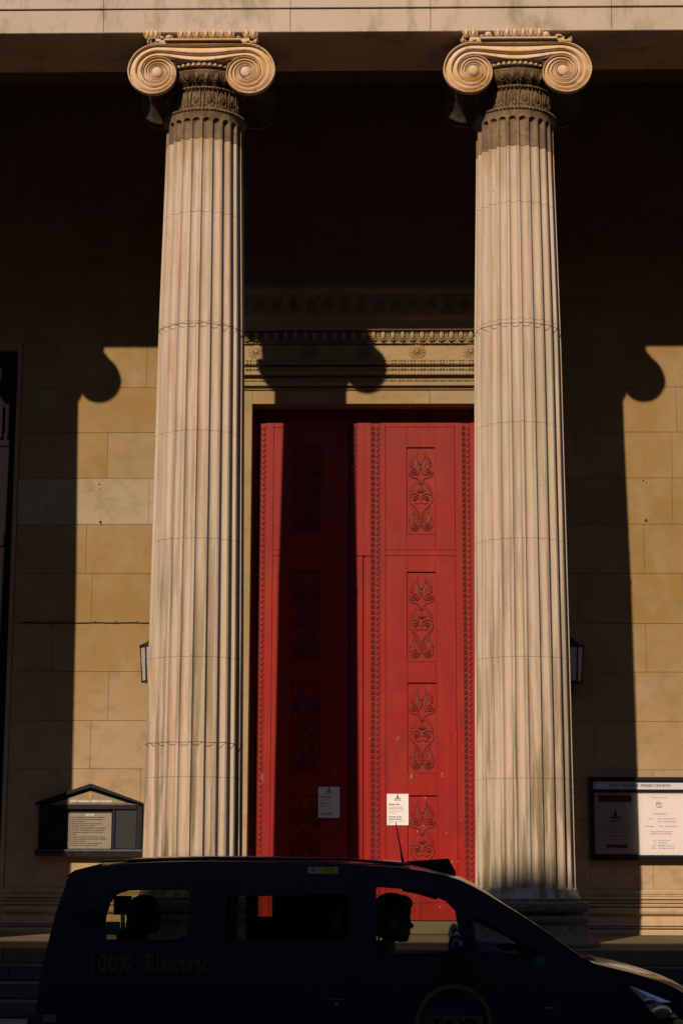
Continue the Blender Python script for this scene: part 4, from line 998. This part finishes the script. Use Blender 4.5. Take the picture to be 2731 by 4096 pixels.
seat(.37, -10.0, h=.56); seat(-.02, -9.2, h=.30); seat(-1.47, -9.15, h=.61); seat(-1.47, -9.95, h=.30)
MB().box(-.50, .10, TYC - .05, TYC + .70, -.5, .88).build('partition', MSEAT, taxi)
MB().box(.10, .17, TYC + .05, TYC + .70, -.5, .70).build('luggage_stack', MSEAT, taxi)
MB().box(-.665, -.640, TYC - .3, TYC + .65, -.5, .88).build('grab_post', MSEAT, taxi)
MB().box(-.99, -.785, TYC - .2, TYC + .6, -.4, .86).build('folded_seat', MSEAT, taxi)
MB().box(-.639, -.50, TYC - .2, TYC + .6, -.4, .575).build('folded_seat', MSEAT, taxi)
d = MB(); d.extr([(TYC - .72, -.1), (TYC - .72, .30), (TYC + .72, .30), (TYC + .72, -.1)], .95, 1.45); d.build('dashboard', MDARK, taxi)
sw = MB(); wc = Vector((.80, -10.0, .22)); ax = Vector((-.35, 0, .94)); u1 = Vector((.94, 0, .35)) * -1; u2 = Vector((0, 1, 0))
sw.tube([wc + (u1 * cos(k * pi / 12) + u2 * sin(k * pi / 12)) * .18 for k in range(24)], .013, 6, closed=True)
for k in range(3):
    q = k * 2 * pi / 3; sw.tube([wc - ax * .03, wc + (u1 * cos(q) + u2 * sin(q)) * .18], .012, 5)
sw.tube([wc - ax * .03, wc - ax * .3], .03, 6); sw.build('steering_wheel', MDARK, taxi)
MB().poly([(.40, .80), (.52, .79), (.64, .735), (.62, .72), (.50, .755), (.40, .775)], -10.15, -9.75).build('sun_visor', MDARK, taxi)

# ------------------------------------------------------------------ driver and passenger
def person(name, label, hc, hip, hands, hair, clothes, skin, bulky):
    bm = bmesh.new(); lay = bm.verts.layers.skin.verify()
    def v(p, r):
        q = bm.verts.new(p); q[lay].radius = (r, r) if not isinstance(r, tuple) else r; return q
    hx, hy, hz = hip; H = Vector(hc); nb_ = Vector((H.x - .055, H.y, H.z - .20)); ch = nb_.lerp(Vector(hip), .38); wa = nb_.lerp(Vector(hip), .72)
    root = v(hip, (.15, .12)); w_ = v(wa, (.14, .11)); c_ = v(ch, (.17, .12)); n_ = v(nb_, (.075, .07)); hd = v((H.x - .02, H.y, H.z - .09), .055)
    for a, b in ((root, w_), (w_, c_), (c_, n_), (n_, hd)): bm.edges.new((a, b))
    root[lay].use_root = True
    for s in (-1, 1):
        sh = v((nb_.x - .01, nb_.y + s * .17, nb_.z - .07), .06); el = v((nb_.x + .10, nb_.y + s * .24, nb_.z - .33), .045); wr = v(hands[0 if s < 0 else 1], .028)
        pm_ = v((Vector(hands[0 if s < 0 else 1]) + Vector((.07, 0, .01))), (.035, .016))
        bm.edges.new((c_, sh)); bm.edges.new((sh, el)); bm.edges.new((el, wr)); bm.edges.new((wr, pm_))
        for f_ in range(4):
            b0 = Vector(hands[0 if s < 0 else 1]) + Vector((.10, (f_ - 1.5) * .019, .01)); f1 = v(b0, .009); f2 = v(b0 + Vector((.028 + .004 * (f_ in (1, 2)), 0, -.012)), .0085); f3 = v(b0 + Vector((.034, 0, -.04)), .007)
            bm.edges.new((pm_, f1)); bm.edges.new((f1, f2)); bm.edges.new((f2, f3))
        t1 = v(Vector(hands[0 if s < 0 else 1]) + Vector((.05, -s * .03, .02)), .010); t2 = v(Vector(hands[0 if s < 0 else 1]) + Vector((.085, -s * .045, .01)), .008); bm.edges.new((wr, t1)); bm.edges.new((t1, t2))
        th = v((hx + .06, hy + s * .10, hz - .01), .09); kn = v((hx + .46, hy + s * .12, hz + .04), .06); an_ = v((hx + .56, hy + s * .12, hz - .36), .042); ft = v((hx + .72, hy + s * .12, hz - .39), .035)
        bm.edges.new((root, th)); bm.edges.new((th, kn)); bm.edges.new((kn, an_)); bm.edges.new((an_, ft))
    me = bpy.data.meshes.new(name); bm.to_mesh(me); bm.free()
    t = bpy.data.objects.new('tmpp', me); COL.objects.link(t); t.modifiers.new('s', 'SKIN'); sb = t.modifiers.new('b', 'SUBSURF'); sb.levels = 1; sb.render_levels = 1
    dg = bpy.context.evaluated_depsgraph_get(); m1 = bpy.data.meshes.new_from_object(t.evaluated_get(dg)); bpy.data.objects.remove(t)
    hd_ = MB(); SF = 1.16 if bulky else 1.0; hd_.ell((H.x + .0, H.y, H.z + .01), (.098, .076, .12), 20, 14); hd_.ell((H.x + .045, H.y, H.z - .06), (.055, .052, .062), 14, 10); hd_.ell((H.x + .068, H.y, H.z - .098), (.026, .026, .022), 10, 8)
    hd_.leaf((H.x + .09, H.y, H.z + .02), (H.x + .10, H.y, H.z - .04), .012, .0); hd_.ell((H.x + .102, H.y, H.z - .026), (.022, .015, .017), 8, 6); hd_.ell((H.x + .092, H.y, H.z + .0), (.014, .010, .03), 8, 6)
    hd_.ell((H.x + .088, H.y, H.z - .062), (.016, .024, .008), 8, 5); hd_.ell((H.x + .087, H.y, H.z - .076), (.014, .02, .008), 8, 5)
    hd_.ell((H.x + .082, H.y, H.z + .035), (.02, .06, .012), 10, 6)
    for s in (-1, 1): hd_.ell((H.x + .079, H.y + s * .031, H.z + .008), (.013, .015, .009), 8, 6); hd_.ell((H.x - .01, H.y + s * .078, H.z - .01), (.02, .012, .033), 8, 6)
    hd_.v = [tuple(H[i] + (q[i] - H[i]) * SF for i in range(3)) for q in hd_.v]; mh = hd_.mesh('h'); bm = bmesh.new(); bm.from_mesh(m1); bm.from_mesh(mh); bm.to_mesh(m1); bm.free()
    t = bpy.data.objects.new('tmpp', m1); COL.objects.link(t); r = t.modifiers.new('r', 'REMESH'); r.mode = 'VOXEL'; r.voxel_size = .0085; r.use_smooth_shade = True
    sm = t.modifiers.new('sm', 'SMOOTH'); sm.iterations = 2; sm.factor = .5
    dg = bpy.context.evaluated_depsgraph_get(); m2 = bpy.data.meshes.new_from_object(t.evaluated_get(dg)); bpy.data.objects.remove(t)
    m2.materials.clear(); m2.materials.append(skin); m2.materials.append(clothes)
    hv = [Vector(h) for h in hands]
    for p in m2.polygons:
        c = p.center
        if (c.z < nb_.z + .0 and min((c - h).length for h in hv) > .03 and not any(c.x > h.x + .0 and (c - h).length < .16 for h in hv)): p.material_index = 1
    o = bpy.data.objects.new('person', m2); COL.objects.link(o); tag(o, label, 'person')
    hm = MB()
    if bulky: hm.ell((H.x - .012, H.y, H.z + .058), (.118, .098, .105), 18, 12); hm.ell((H.x - .05, H.y, H.z + .0), (.085, .092, .10), 16, 10); hm.ell((H.x + .05, H.y, H.z + .10), (.065, .07, .05), 12, 8)
    else: hm.ell((H.x - .018, H.y, H.z + .02), (.125, .105, .128), 18, 12); hm.ell((H.x - .045, H.y, H.z - .06), (.098, .11, .10), 16, 10)
    hm.v = [tuple(H[i] + (q[i] - H[i]) * SF for i in range(3)) for q in hm.v]; hm.build('hair', hair, o)
    return o
MSK = flat('skin', (.30, .17, .11), .5); MHAIR = flat('dark_hair', (.012, .009, .008), .6); MCL = flat('dark_jacket', (.02, .02, .025), .8); MCL2 = flat('dark_coat', (.03, .022, .02), .8)
person('p', 'driver in dark clothes facing right behind the front side window, seen in profile', (.335, -10.0, .575), (.30, -10.0, -.02), [(.62, -10.17, .27), (.62, -9.83, .27)], MHAIR, MCL, MSK, True)
person('p', 'passenger with rounded dark hair silhouetted in the rear side window', (-1.42, -9.3, .585), (-1.44, -9.15, -.02), [(-1.10, -9.42, .02), (-1.10, -9.18, .02)], MHAIR, MCL2, MSK, False)
